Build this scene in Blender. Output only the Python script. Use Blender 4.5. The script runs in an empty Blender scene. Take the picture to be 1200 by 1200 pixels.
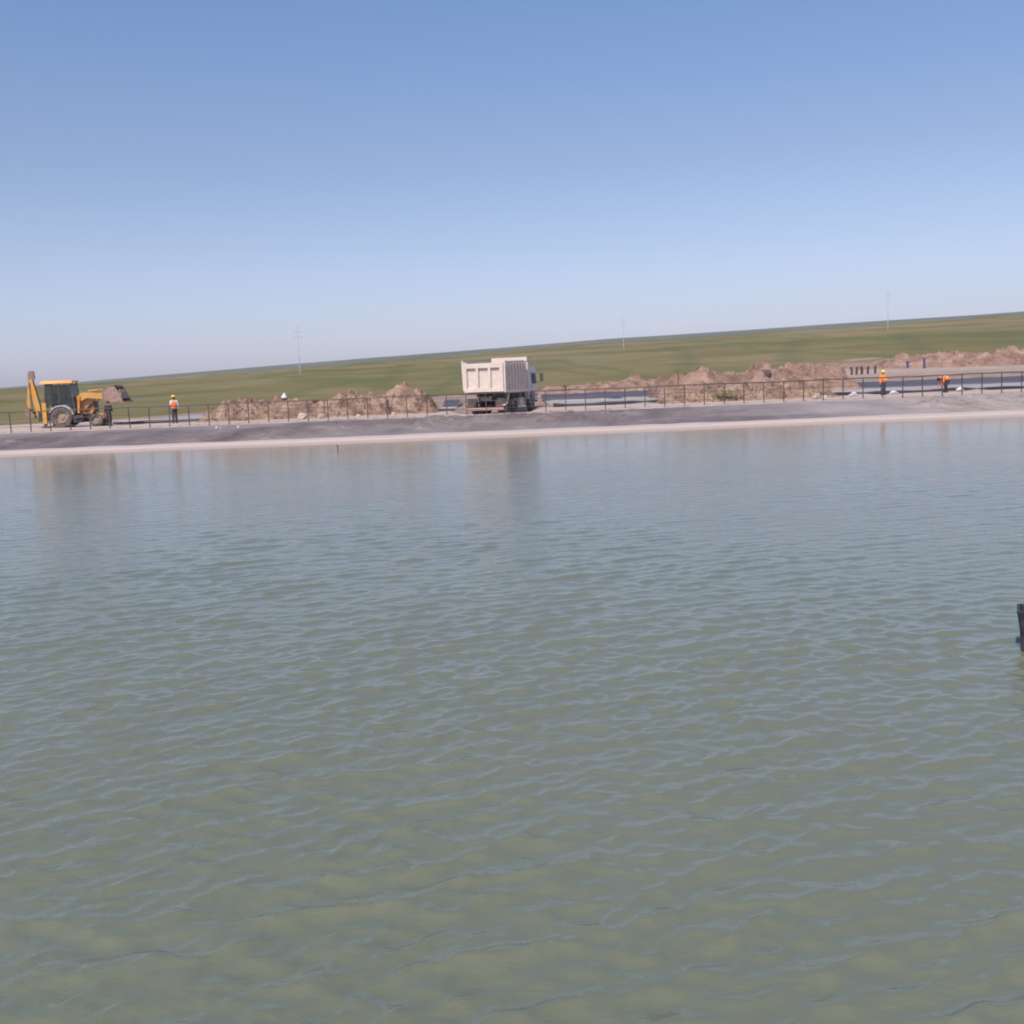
import bpy, bmesh, math, random
import numpy as np
from mathutils import Vector, Matrix
random.seed(7); np.random.seed(7)
R = math.radians
sc = bpy.context.scene
COL = sc.collection

# ------------------------------------------------------------------ camera
EYE = 2.78; F = 1250.0; PITCH = R(6.93); ROLL = R(2.28)
cam_d = bpy.data.cameras.new('camera'); cam = bpy.data.objects.new('camera', cam_d); COL.objects.link(cam)
cam_d.sensor_width = 36; cam_d.lens = 36 * F / 1200.0
cam_d.clip_start = .1; cam_d.clip_end = 12000
cam.location = (0, 0, EYE)
cam_m = Matrix.Rotation(R(90) - PITCH, 4, 'X') @ Matrix.Rotation(-ROLL, 4, 'Z')
cam.matrix_world = Matrix.Translation((0, 0, EYE)) @ cam_m
sc.camera = cam
sc.render.resolution_x = sc.render.resolution_y = 1024
def at(px, py, Y):
    """world X, Z of the photo point (px, py) taken at depth Y"""
    d = cam_m.to_3x3() @ Vector(((px - 600) / F, (600 - py) / F, -1))
    return d.x * Y / d.y, EYE + d.z * Y / d.y
def hz(px): return 448 - (px - 600) * math.tan(ROLL)
def Xof(px, Y): return at(px, hz(px), Y)[0]

# ------------------------------------------------------------------ sky, sun, exposure
SUN_EL = R(50); SUN_AZ = R(205)          # azimuth clockwise from +Y: behind the camera, a little left
w = bpy.data.worlds.new('World'); sc.world = w; w.use_nodes = True
nt = w.node_tree; bg = nt.nodes['Background']
sky = nt.nodes.new('ShaderNodeTexSky'); sky.sky_type = 'NISHITA'; sky.sun_disc = False
sky.sun_elevation = SUN_EL; sky.sun_rotation = SUN_AZ
sky.air_density = 1.0; sky.dust_density = 1.6; sky.ozone_density = 3.0; sky.altitude = 100
tint = nt.nodes.new('ShaderNodeMix'); tint.data_type = 'RGBA'; tint.blend_type = 'MULTIPLY'
tint.inputs[0].default_value = 1; tint.inputs[7].default_value = (.98, .98, 1.13, 1)
nt.links.new(sky.outputs[0], tint.inputs[6]); 
tcw = nt.nodes.new('ShaderNodeTexCoord'); sep = nt.nodes.new('ShaderNodeSeparateXYZ'); nt.links.new(tcw.outputs['Generated'], sep.inputs[0])
rw = nt.nodes.new('ShaderNodeValToRGB'); nt.links.new(sep.outputs[2], rw.inputs[0]); rw.color_ramp.interpolation = 'LINEAR'; rw.color_ramp.elements.new(.19).color = (.64, .617, .585, 1); rw.color_ramp.elements.new(.06).color = (.82, .765, .765, 1); rw.color_ramp.elements.new(.12).color = (.73, .685, .655, 1)
rw.color_ramp.elements[0].position = .0; rw.color_ramp.elements[0].color = (.91, .82, .94, 1)
rw.color_ramp.elements[4].position = .36; rw.color_ramp.elements[4].color = (.525, .645, .65, 1); rw.color_ramp.elements.new(.8).color = (.60, .76, .88, 1)
t2 = nt.nodes.new('ShaderNodeMix'); t2.data_type = 'RGBA'; t2.blend_type = 'MULTIPLY'; t2.inputs[0].default_value = 1
nt.links.new(tint.outputs[2], t2.inputs[6]); nt.links.new(rw.outputs[0], t2.inputs[7]); nt.links.new(t2.outputs[2], bg.inputs[0])
bg.inputs[1].default_value = .15
sd = bpy.data.lights.new('sun', 'SUN'); sd.energy = 3.3; sd.angle = R(.5); sd.color = (1, .91, .81)
so = bpy.data.objects.new('sun', sd); COL.objects.link(so)
sv = Vector((math.sin(SUN_AZ) * math.cos(SUN_EL), math.cos(SUN_AZ) * math.cos(SUN_EL), math.sin(SUN_EL)))
so.rotation_euler = sv.to_track_quat('Z', 'Y').to_euler(); so.location = sv * 60
sc.view_settings.view_transform = 'Standard'; sc.view_settings.look = 'None'
sc.view_settings.exposure = .42; sc.view_settings.gamma = 1
sc.render.engine = 'CYCLES'
sc.cycles.filter_width = 2.0
sc.cycles.max_bounces = 6; sc.cycles.volume_bounces = 0

# ------------------------------------------------------------------ numpy noise
def vnoise(x, y, seed=0):
    xi = np.floor(x).astype(np.int64); yi = np.floor(y).astype(np.int64)
    fx = x - xi; fy = y - yi
    fx = fx * fx * (3 - 2 * fx); fy = fy * fy * (3 - 2 * fy)
    def h(a, b):
        n = (a * 374761393 + b * 668265263 + seed * 1274126177) & 0x7fffffff
        n = ((n ^ (n >> 13)) * 1103515245) & 0x7fffffff
        return ((n ^ (n >> 16)) & 0xffff) / 65535.0
    a = h(xi, yi); b = h(xi + 1, yi); c = h(xi, yi + 1); d = h(xi + 1, yi + 1)
    return (a + (b - a) * fx) * (1 - fy) + (c + (d - c) * fx) * fy * 1.0
def fbm(x, y, o=4, seed=0):
    s = 0; a = 1; t = 0
    for i in range(o):
        s = s + a * (vnoise(x, y, seed + i) - .5); t += a; a *= .5; x = x * 2.03 + 11.3; y = y * 2.01 + 5.7
    return s / t * 2

def clumps(x, y, seed=0):
    """rounded lumps of random size: 0 between them, 1 on top"""
    xi = np.floor(x).astype(np.int64); yi = np.floor(y).astype(np.int64); best = np.zeros_like(x)
    def h(a, b, k):
        n = (a * 374761393 + b * 668265263 + (seed*7+k) * 1274126177) & 0x7fffffff
        n = ((n ^ (n >> 13)) * 1103515245) & 0x7fffffff
        return ((n ^ (n >> 16)) & 0xffff) / 65535.0
    for dx in (-1, 0, 1):
        for dy in (-1, 0, 1):
            a = xi+dx; b = yi+dy; r = .28 + .5*h(a, b, 2)**1.5
            d = np.hypot(a + h(a, b, 0) - x, b + h(a, b, 1) - y)/r
            best = np.maximum(best, np.sqrt(np.clip(1 - d*d, 0, 1))*r*1.4)
    return best

# ------------------------------------------------------------------ materials
MATS = {}
def mat(name, col, rough=.7, metal=0, var=.12, scale=6, bump=0, bscale=20, col2=None, spec=.5, dirt=None, dirt_amt=0, dscale=2):
    m = bpy.data.materials.new(name); m.use_nodes = True; n = m.node_tree; p = n.nodes['Principled BSDF']
    p.inputs['Roughness'].default_value = rough; p.inputs['Metallic'].default_value = metal
    p.inputs['Specular IOR Level'].default_value = spec
    tc = n.nodes.new('ShaderNodeTexCoord')
    ns = n.nodes.new('ShaderNodeTexNoise'); ns.inputs['Scale'].default_value = scale; ns.inputs['Detail'].default_value = 6
    n.links.new(tc.outputs['Object'], ns.inputs['Vector'])
    rp = n.nodes.new('ShaderNodeValToRGB')
    c2 = col2 or tuple(c * (1 + var) for c in col); c1 = tuple(c * (1 - var) for c in col)
    rp.color_ramp.elements[0].position = .32; rp.color_ramp.elements[1].position = .68
    rp.color_ramp.elements[0].color = (*c1, 1); rp.color_ramp.elements[1].color = (*c2, 1)
    n.links.new(ns.outputs[0], rp.inputs[0]); out = rp.outputs[0]
    if dirt:
        n2 = n.nodes.new('ShaderNodeTexNoise'); n2.inputs['Scale'].default_value = dscale; n2.inputs['Detail'].default_value = 8
        n2.inputs['Roughness'].default_value = .65
        n.links.new(tc.outputs['Object'], n2.inputs['Vector'])
        r2 = n.nodes.new('ShaderNodeValToRGB'); r2.color_ramp.elements[0].position = .42; r2.color_ramp.elements[1].position = .66
        r2.color_ramp.elements[0].color = (0, 0, 0, 1); r2.color_ramp.elements[1].color = (dirt_amt,) * 3 + (1,)
        n.links.new(n2.outputs[0], r2.inputs[0])
        mx = n.nodes.new('ShaderNodeMix'); mx.data_type = 'RGBA'; mx.inputs[7].default_value = (*dirt, 1)
        n.links.new(r2.outputs[0], mx.inputs[0]); n.links.new(out, mx.inputs[6]); out = mx.outputs[2]
    n.links.new(out, p.inputs['Base Color'])
    if bump:
        nb = n.nodes.new('ShaderNodeTexNoise'); nb.inputs['Scale'].default_value = bscale; nb.inputs['Detail'].default_value = 5
        n.links.new(tc.outputs['Object'], nb.inputs['Vector'])
        b = n.nodes.new('ShaderNodeBump'); b.inputs['Strength'].default_value = 1; b.inputs['Distance'].default_value = bump
        n.links.new(nb.outputs[0], b.inputs['Height']); n.links.new(b.outputs[0], p.inputs['Normal'])
    MATS[name] = m; return m
DUST = (.42, .33, .27)
mat('machine_yellow', (.62, .30, .035), .5, dirt=DUST, dirt_amt=.45, dscale=2.5)
mat('machine_orange', (.60, .22, .03), .5, dirt=DUST, dirt_amt=.5, dscale=2.5)
mat('roof_yellow', (.82, .31, .035), .5, dirt=DUST, dirt_amt=.2, dscale=3)
mat('steel_worn', (.24, .17, .13), .6, metal=.2, dirt=(.38, .27, .2), dirt_amt=.6, dscale=4)
mat('bucket_dirt', (.36, .24, .19), .9, var=.3, scale=9, dirt=(.2, .13, .1), dirt_amt=.7, dscale=7)
mat('dark_metal', (.035, .034, .036), .55, dirt=DUST, dirt_amt=.25, dscale=4)
mat('chassis_metal', (.05, .04, .04), .7, dirt=(.25, .17, .13), dirt_amt=.5, dscale=3)
mat('glass_dark', (.055, .065, .075), .12, spec=.7)
mat('tyre_rubber', (.06, .055, .055), .9, dirt=(.33, .27, .24), dirt_amt=.85, dscale=3)
mat('rim_tan', (.32, .22, .15), .7, dirt=(.4, .32, .26), dirt_amt=.6)
mat('fender_grey', (.48, .45, .44), .6, dirt=DUST, dirt_amt=.4)
mat('truck_cream', (.66, .555, .475), .55, var=.05, dirt=(.5, .38, .31), dirt_amt=.55, dscale=3.2)
mat('truck_cab', (.62, .58, .56), .45, dirt=DUST, dirt_amt=.4, dscale=3)
mat('lamp_red', (.2, .05, .04), .35)
mat('bumper_red', (.25, .12, .09), .6, dirt=DUST, dirt_amt=.5, dscale=6)
mat('bumper_pale', (.5, .38, .33), .7, dirt=DUST, dirt_amt=.5, dscale=6)
mat('fence_paint', (.045, .038, .034), .55, var=.3, dirt=(.17, .085, .055), dirt_amt=.7, dscale=.35)
mat('post_paint', (.05, .046, .04), .6, var=.3, scale=3, dirt=(.2, .13, .1), dirt_amt=.5, dscale=1.5)
mat('soil', (.36, .235, .175), .95, var=.22, scale=1.6, bump=.12, bscale=5, dirt=(.5, .37, .29), dirt_amt=.6, dscale=.9)
mat('soil_red', (.33, .20, .15), .95, var=.25, scale=1.2, bump=.15, bscale=4, dirt=(.46, .33, .26), dirt_amt=.6, dscale=.6)
mat('rock_pale', (.52, .40, .32), .9, var=.15, bump=.03, bscale=9)
mat('clod_dark', (.12, .07, .055), .95, var=.3, bump=.03, bscale=9)
mat('skin', (.36, .2, .13), .6)
mat('vest_orange', (.95, .2, .045), .7, var=.08)
mat('jacket_orange', (.9, .23, .05), .75, var=.1)
mat('vest_band', (.8, .72, .35), .5)
mat('shirt_white', (.72, .68, .66), .8)
mat('cloth_dark', (.035, .04, .05), .9, var=.3)
mat('cloth_black', (.03, .022, .028), .9, var=.3)
mat('cloth_maroon', (.16, .035, .04), .9)
mat('helmet_yellow', (.9, .62, .03), .35)
mat('boot_black', (.025, .022, .02), .7)
mat('hair_black', (.015, .012, .012), .8)
mat('sack_white', (.66, .62, .58), .85, var=.06)
mat('sack_grey', (.55, .52, .52), .85, var=.1)
mat('pipe_black', (.02, .02, .023), .5, var=.2)
mat('plastic_black', (.022, .02, .026), .5, var=.25, scale=9, bump=.004, bscale=30, dirt=(.1, .09, .1), dirt_amt=.5, dscale=8)
mat('pole_concrete', (.4, .39, .4), .85)
mat('pole_steel', (.42, .42, .45), .6)
mat('post_blue', (.05, .06, .18), .5, dirt=(.2, .12, .14), dirt_amt=.5)
mat('post_dark', (.05, .035, .03), .8)

_g = MATS['glass_dark'].node_tree; _tr = _g.nodes.new('ShaderNodeBsdfTransparent'); _tr.inputs[0].default_value = (.75, .8, .8, 1); _ms = _g.nodes.new('ShaderNodeMixShader'); _ms.inputs[0].default_value = .66
_g.links.new(_g.nodes['Principled BSDF'].outputs[0], _ms.inputs[1]); _g.links.new(_tr.outputs[0], _ms.inputs[2]); _g.links.new(_ms.outputs[0], _g.nodes['Material Output'].inputs['Surface'])

# ------------------------------------------------------------------ mesh builder
class MB:
    def __init__(s): s.v = []; s.f = []
    def add(s, vs, fs, M=None):
        b = len(s.v)
        for q in vs:
            q = Vector(q); s.v.append(tuple(M @ q) if M is not None else tuple(q))
        s.f += [tuple(b + i for i in f) for f in fs]
        return s
    def box(s, c, d, rot=None, taper=None, bev=.0):
        x, y, z = (k / 2 for k in d); t = taper or (1, 1)
        M = Matrix.Translation(c) @ (rot.to_4x4() if rot else Matrix.Identity(4))
        if bev <= 0:
            vs = [(-x, -y, -z), (x, -y, -z), (x, y, -z), (-x, y, -z),
                  (-x*t[0], -y*t[1], z), (x*t[0], -y*t[1], z), (x*t[0], y*t[1], z), (-x*t[0], y*t[1], z)]
            return s.add(vs, [(0,3,2,1),(4,5,6,7),(0,1,5,4),(1,2,6,5),(2,3,7,6),(3,0,4,7)], M)
        bm = bmesh.new(); bmesh.ops.create_cube(bm, size=1)
        for v in bm.verts:
            k = t if v.co.z > 0 else (1, 1)
            v.co = Vector((v.co.x*2*x*k[0], v.co.y*2*y*k[1], v.co.z*2*z))
        bmesh.ops.bevel(bm, geom=bm.edges[:], offset=bev, segments=2, affect='EDGES', profile=.5)
        bm.verts.index_update()
        s.add([v.co.copy() for v in bm.verts], [[v.index for v in f.verts] for f in bm.faces], M); bm.free(); return s
    def bar(s, a, b, w, h=None, up=(0, 0, 1), bev=0):
        a = Vector(a); b = Vector(b); d = b - a; h = h or w
        z = d.normalized(); u = Vector(up)
        if abs(z.dot(u)) > .95: u = Vector((0, 1, 0))
        x = u.cross(z).normalized(); y = z.cross(x)
        rot = Matrix((x, y, z)).transposed()
        return s.box((a + b) / 2, (w, h, d.length), rot, bev=bev)
    def tube(s, pts, r, n=10, caps=True):
        pts = [Vector(p) for p in pts]; rs = r if isinstance(r, (list, tuple)) else [r] * len(pts)
        vs = []; fs = []; pu = None
        for i, p in enumerate(pts):
            d = (pts[min(i+1, len(pts)-1)] - pts[max(i-1, 0)]).normalized()
            u = pu if pu is not None else (Vector((0,0,1)) if abs(d.z) < .9 else Vector((1,0,0)))
            x = u.cross(d).normalized(); y = d.cross(x); pu = y
            for k in range(n):
                a = 2*math.pi*k/n; vs.append(p + (x*math.cos(a) + y*math.sin(a))*rs[i])
        for i in range(len(pts)-1):
            for k in range(n):
                fs.append((i*n+k, i*n+(k+1)%n, (i+1)*n+(k+1)%n, (i+1)*n+k))
        if caps: fs.append(tuple(reversed(range(n)))); fs.append(tuple((len(pts)-1)*n+k for k in range(n)))
        return s.add(vs, fs)
    def lathe(s, prof, c, axis='Y', n=28):
        """prof: list of (along axis, radius)"""
        vs = []; fs = []; m = len(prof)
        for k in range(n):
            a = 2*math.pi*k/n; ca, sa = math.cos(a), math.sin(a)
            for (t, r) in prof:
                if axis == 'Y': vs.append((c[0]+r*ca, c[1]+t, c[2]+r*sa))
                elif axis == 'X': vs.append((c[0]+t, c[1]+r*ca, c[2]+r*sa))
                else: vs.append((c[0]+r*ca, c[1]+r*sa, c[2]+t))
        for k in range(n):
            for j in range(m-1):
                fs.append((k*m+j, k*m+j+1, ((k+1)%n)*m+j+1, ((k+1)%n)*m+j))
        return s.add(vs, fs)
    def prism(s, poly, y0, y1, plane='XZ'):
        """poly extruded from y0 to y1"""
        n = len(poly)
        if plane == 'XZ': vs = [(a, y0, b) for a, b in poly] + [(a, y1, b) for a, b in poly]
        elif plane == 'YZ': vs = [(y0, a, b) for a, b in poly] + [(y1, a, b) for a, b in poly]
        else: vs = [(a, b, y0) for a, b in poly] + [(a, b, y1) for a, b in poly]
        fs = [tuple(range(n)), tuple(reversed(range(n, 2*n)))] + [(i, n+i, n+(i+1)%n, (i+1)%n) for i in range(n)]
        return s.add(vs, fs)
    def sheet(s, prof, y0, y1, th):
        """open profile in XZ, given thickness"""
        n = len(prof); off = []
        for i in range(n):
            a = Vector(prof[max(i-1,0)]); b = Vector(prof[min(i+1,n-1)]); d = (b-a).normalized(); off.append((prof[i][0]-d.y*th, prof[i][1]+d.x*th))
        return s.prism(list(prof) + off[::-1], y0, y1)
    def build(s, name, m, parent=None, smooth=False, fix=True):
        me = bpy.data.meshes.new(name); me.from_pydata(s.v, [], s.f); me.update()
        if fix:
            bm = bmesh.new(); bm.from_mesh(me); bmesh.ops.recalc_face_normals(bm, faces=bm.faces[:]); bm.to_mesh(me); bm.free()
        if smooth:
            me.polygons.foreach_set('use_smooth', [True]*len(me.polygons))
            if smooth != 'all':
                try: me.set_sharp_from_angle(angle=R(40))
                except Exception: pass
        o = bpy.data.objects.new(name, me); COL.objects.link(o); me.materials.append(MATS[m] if isinstance(m, str) else m)
        if parent: o.parent = parent
        return o
def tag(o, label=None, cat=None, group=None, kind=None):
    if label: o['label'] = label
    if cat: o['category'] = cat
    if group: o['group'] = group
    if kind: o['kind'] = kind
    return o
def empty(name, loc, rz=0, **k):
    o = bpy.data.objects.new(name, None); COL.objects.link(o); o.location = loc; o.rotation_euler = (0, 0, rz)
    o.empty_display_size = .3
    return tag(o, **k)
def grid_obj(name, X, Y, Z, m, parent=None, attrs=None, smooth=True):
    r, c = X.shape
    co = np.stack([X, Y, Z], -1).reshape(-1, 3).astype(np.float32)
    idx = np.arange(r*c).reshape(r, c)
    q = np.stack([idx[:-1,:-1], idx[:-1,1:], idx[1:,1:], idx[1:,:-1]], -1).reshape(-1, 4)
    me = bpy.data.meshes.new(name); me.vertices.add(len(co)); me.vertices.foreach_set('co', co.ravel())
    me.loops.add(q.size); me.loops.foreach_set('vertex_index', q.ravel().astype(np.int32))
    me.polygons.add(len(q)); me.polygons.foreach_set('loop_start', np.arange(0, q.size, 4, dtype=np.int32))
    me.polygons.foreach_set('loop_total', np.full(len(q), 4, dtype=np.int32))
    me.update(calc_edges=True)
    if smooth: me.polygons.foreach_set('use_smooth', np.ones(len(q), dtype=bool))
    for k, a in (attrs or {}).items():
        at_ = me.attributes.new(k, 'FLOAT', 'POINT'); at_.data.foreach_set('value', np.broadcast_to(a, X.shape).ravel().astype(np.float32))
    me.validate()
    o = bpy.data.objects.new(name, me); COL.objects.link(o); me.materials.append(MATS[m] if isinstance(m, str) else m)
    if parent: o.parent = parent
    return o

# node shorthand
class N:
    def __init__(s, name):
        s.m = bpy.data.materials.new(name); s.m.use_nodes = True; s.t = s.m.node_tree; s.p = s.t.nodes['Principled BSDF']; MATS[name] = s.m
        s.geo = s.t.nodes.new('ShaderNodeNewGeometry').outputs['Position']
    def link(s, a, b): s.t.links.new(a, b)
    def attr(s, k): n = s.t.nodes.new('ShaderNodeAttribute'); n.attribute_name = k; return n.outputs['Fac']
    def noise(s, scale, detail=5, stretch=(1,1,1), rough=.55, rot=0, dist=0):
        mp = s.t.nodes.new('ShaderNodeMapping'); mp.inputs['Scale'].default_value = stretch; mp.inputs['Rotation'].default_value = (0,0,rot)
        s.link(s.geo, mp.inputs[0]); n = s.t.nodes.new('ShaderNodeTexNoise'); n.inputs['Scale'].default_value = scale
        n.inputs['Detail'].default_value = detail; n.inputs['Roughness'].default_value = rough; n.inputs['Distortion'].default_value = dist
        s.link(mp.outputs[0], n.inputs['Vector']); return n.outputs[0]
    def ramp(s, x, stops):
        n = s.t.nodes.new('ShaderNodeValToRGB'); e = n.color_ramp.elements
        while len(e) < len(stops): e.new(.5)
        for i, (p, c) in enumerate(stops):
            e[i].position = p; e[i].color = (*c, 1) if isinstance(c, tuple) else (c, c, c, 1)
        s.link(x, n.inputs[0]); return n.outputs[0]
    def mix(s, f, a, b, mode='MIX'):
        n = s.t.nodes.new('ShaderNodeMix'); n.data_type = 'RGBA'; n.blend_type = mode
        for k, v in ((0, f), (6, a), (7, b)):
            if hasattr(v, 'links') or hasattr(v, 'is_linked'): s.link(v, n.inputs[k])
            else: n.inputs[k].default_value = v if k == 0 else (*v, 1)
        return n.outputs[2]
    def math(s, op, a, b=0):
        n = s.t.nodes.new('ShaderNodeMath'); n.operation = op
        for k, v in ((0, a), (1, b)):
            if hasattr(v, 'is_linked'): s.link(v, n.inputs[k])
            else: n.inputs[k].default_value = v
        return n.outputs[0]
    def bump(s, h, dist, normal=None):
        n = s.t.nodes.new('ShaderNodeBump'); n.inputs['Distance'].default_value = dist; n.inputs['Strength'].default_value = 1
        s.link(h, n.inputs['Height'])
        if normal: s.link(normal, n.inputs['Normal'])
        return n.outputs[0]

# ------------------------------------------------------------------ terrain
SK = 450.0
_epx = [-500, 0, 160, 280, 420, 600, 700, 900, 1200, 1700]; _e = [4, 12, 17, 23, 29, 36, 40.5, 46, 55, 62]
def skyz(X): return EYE + np.interp(600 + 1259*X/SK, _epx, _e)/1259*SK
def terr(X, Y):
    X = np.asarray(X, float); Y = np.asarray(Y, float)
    t = np.clip((Y - 104)/(SK - 104), 0, None)
    zs = skyz(X)
    z = 1.3 + (zs - 1.3)*np.minimum(t, 1)
    past = np.clip(Y - SK, 0, None); z = z - past*.02 - past**2*.00004
    ramp = np.clip((Y - 65.4)/1.2, 0, 1); ramp = ramp*ramp*(3-2*ramp)
    near = .91 + .15*ramp
    bl = np.clip((Y - 99)/5, 0, 1)
    z = np.where(Y < 104, near + (1.3 - near)*bl, z)
    sm = lambda q: np.clip(q, 0, 1)**2*(3-2*np.clip(q, 0, 1))
    z = z - .28*sm((X+3.5)/.5)*sm((2.3-X)/.8)*sm((Y-65.5)/.8)*sm((76.5-Y)/1.0)
    n = fbm(X*.05, Y*.05, 4, 3)*np.clip((Y - 90)/80, 0, 1)*.8 + fbm(X*.35, Y*.35, 3, 9)*.05*np.clip((Y-66)/4, 0, 1)
    return z + n
def tz(x, y): return float(terr(np.array([x]), np.array([y]))[0])

def gy(px, py, lo=75, hi=320):
    """ground point seen at this photo point"""
    for Y in np.arange(lo, hi, .5):
        x, z = at(px, py, Y)
        if tz(x, Y) >= z: return (x, float(Y), tz(x, Y))
    return (x, hi, tz(x, hi))

# where the bare, dug ground gives way to grass (world Y by world X)
_bx = [-60, -34, -30, -12, 0, 8, 14, 22, 34, 48, 70, 100]; _by = [84, 84, 104, 106, 108, 116, 124, 134, 144, 156, 165, 175]
rows = np.concatenate([np.arange(64.6, 80, .25), np.arange(80, 110, .5), np.arange(110, 200, 1), np.arange(200, 470, 4), np.arange(470, 800, 22)])
cols = np.linspace(-1, 1, 340)
Yg = np.repeat(rows[:, None], 340, 1); Xg = cols[None, :]*(Yg*.75 + 45)
Zg = terr(Xg, Yg)
yb = np.interp(Xg, _bx, _by) + fbm(Xg*.09, Yg*.09, 4, 21)*14
bare = np.clip((yb - Yg)/5 + .5, 0, 1)
gul = np.zeros_like(Xg)
for ln in ([(474, 424), (466, 433), (458, 444), (450, 455)], [(786, 401), (800, 413), (808, 424), (797, 436)], [(946, 392), (930, 403), (922, 413), (928, 424)], [(1050, 388), (1068, 399), (1078, 410)], [(640, 432), (700, 440), (745, 442)]):
    W = [gy(*p) for p in ln]
    for a_, b_ in zip(W[:-1], W[1:]):
        ax_, ay_ = a_[:2]; dx_, dy_ = b_[0]-ax_, b_[1]-ay_; t_ = np.clip(((Xg-ax_)*dx_ + (Yg-ay_)*dy_)/(dx_*dx_+dy_*dy_+1e-6), 0, 1)
        d_ = np.hypot(Xg-ax_-t_*dx_, (Yg-ay_-t_*dy_)*.5) + fbm(Xg*.2, Yg*.1, 3, 70)*1.6
        gul = np.maximum(gul, np.clip(1.3 - d_/(Yg*.012), 0, 1))
g = N('ground')
grass = g.ramp(g.noise(.03, 6, (.45, 1, 1), .6, dist=.4), [(.3, (.132, .116, .044)), (.5, (.184, .147, .061)), (.68, (.255, .188, .098))])
strip = g.ramp(g.noise(.012, 5, (.25, 1.6, 1), .5), [(.38, (.72, .80, .72)), (.62, (1.12, 1.08, 1.02))])
grass = g.mix(1.0, grass, strip, 'MULTIPLY')
grass = g.mix(g.ramp(g.noise(.5, 4), [(.35, 0.0), (.7, .4)]), grass, (.105, .105, .045))
grass = g.mix(g.ramp(g.noise(.035, 7, (.5, 1, 1), .65), [(.5, 0.0), (.68, .6)]), grass, (.27, .20, .13))
track = g.ramp(g.noise(.022, 2, (1, .12, 1), .5, rot=.5), [(.47, 0.0), (.5, .55), (.53, 0.0)])
grass = g.mix(track, grass, (.09, .115, .04))
grass = g.mix(g.math('MULTIPLY', g.attr('gully'), .38), grass, (.085, .095, .035))
pale = g.attr('pale')
soil = g.ramp(g.noise(.35, 8, (1, 1, 1), .65), [(.3, (.19, .13, .10)), (.5, (.28, .195, .15)), (.7, (.37, .275, .215))])
soil = g.mix(pale, soil, (.46, .355, .295))
bmask = g.math('ADD', g.attr('bare'), g.math('MULTIPLY', g.math('SUBTRACT', g.noise(.25, 6), .5), 1.1))
bmask = g.ramp(bmask, [(.42, 0.0), (.58, 1.0)])
g.link(g.mix(bmask, grass, soil), g.p.inputs['Base Color']); g.p.inputs['Roughness'].default_value = 1; g.p.inputs['Specular IOR Level'].default_value = .1
g.link(g.bump(g.noise(1.2, 6), .10), g.p.inputs['Normal'])
palem = np.clip((72 - Yg)/3, 0, 1)*.9 + np.clip(1-np.abs(Yg-125)/14, 0, 1)*np.clip((Xg-30)/8, 0, 1)*.55
palem = np.maximum(palem, np.clip((-25.5 - Xg)/2, 0, 1)*np.clip((84-Yg)/3, 0, 1))
tag(grid_obj('ground', Xg, Yg, Zg, g.m, attrs={'bare': bare, 'pale': palem, 'gully': gul}), kind='structure')

# far ridge fading into the air
xs = np.linspace(-1700, 1900, 200); ys = np.linspace(700, 3200, 60); Xr, Yr = np.meshgrid(xs, ys)
top = EYE + (np.interp(600 + 1259*Xr/1800, _epx, _e) + 2.2 + fbm(Xr*.004, Yr*0, 4, 5)*1.0)/1259*1800
Zr = -25 + (top + 25)*np.clip(1 - ((Yr-1850)/1200)**2, 0, 1)
h = N('hills'); h.link(h.ramp(h.noise(.006, 6), [(.35, (.07, .085, .05)), (.65, (.12, .115, .07))]), h.p.inputs['Base Color']); h.p.inputs['Roughness'].default_value = 1
tag(grid_obj('hills', Xr, Yr, Zr, h.m), kind='structure')

# ------------------------------------------------------------------ pond: silt margin, liner bank, near bank
def wiggle(X): return fbm(X*.13, X*0+3, 3, 31)
xs = np.concatenate([np.linspace(-150, -36, 40), np.arange(-35, 35, .12), np.linspace(36, 150, 40)])
prof = [(50, -.30, .0), (53.5, -.05, .0), (54.5, .005, .15), (55.2, .05, .35), (56.02, .085, .45), (56.06, .13, 1.0), (56.6, .17, 1.0), (57.1, .21, .95), (57.6, .235, .9)]
P = np.array(prof); Xs = np.repeat(xs[None, :], len(P), 0)
Ys = P[:, 0:1] + wiggle(Xs)*.7*np.clip((57.5 - P[:, 0:1]), 0, 1); Zs = P[:, 1:2] + fbm(Xs*.8, Ys*.8, 3, 8)*.012
s = N('silt_shore')
band = s.attr('band')
cb = s.ramp(band, [(0.0, (.24, .18, .145)), (.14, (.33, .24, .195)), (.2, (.40, .30, .235)), (.46, (.42, .315, .25)), (.54, (.22, .165, .145)), (.7, (.47, .375, .315)), (1.0, (.49, .395, .335))])
cb = s.mix(s.ramp(s.noise(.6, 7, (1, 3, 1)), [(.4, 0.0), (.75, .5)]), cb, (.42, .31, .27))
s.link(cb, s.p.inputs['Base Color']); s.p.inputs['Roughness'].default_value = .85
s.link(s.bump(s.noise(3, 5), .03), s.p.inputs['Normal'])
tag(grid_obj('shore', Xs, Ys, Zs, s.m, attrs={'band': P[:, 2:3]}), kind='structure')

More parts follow.
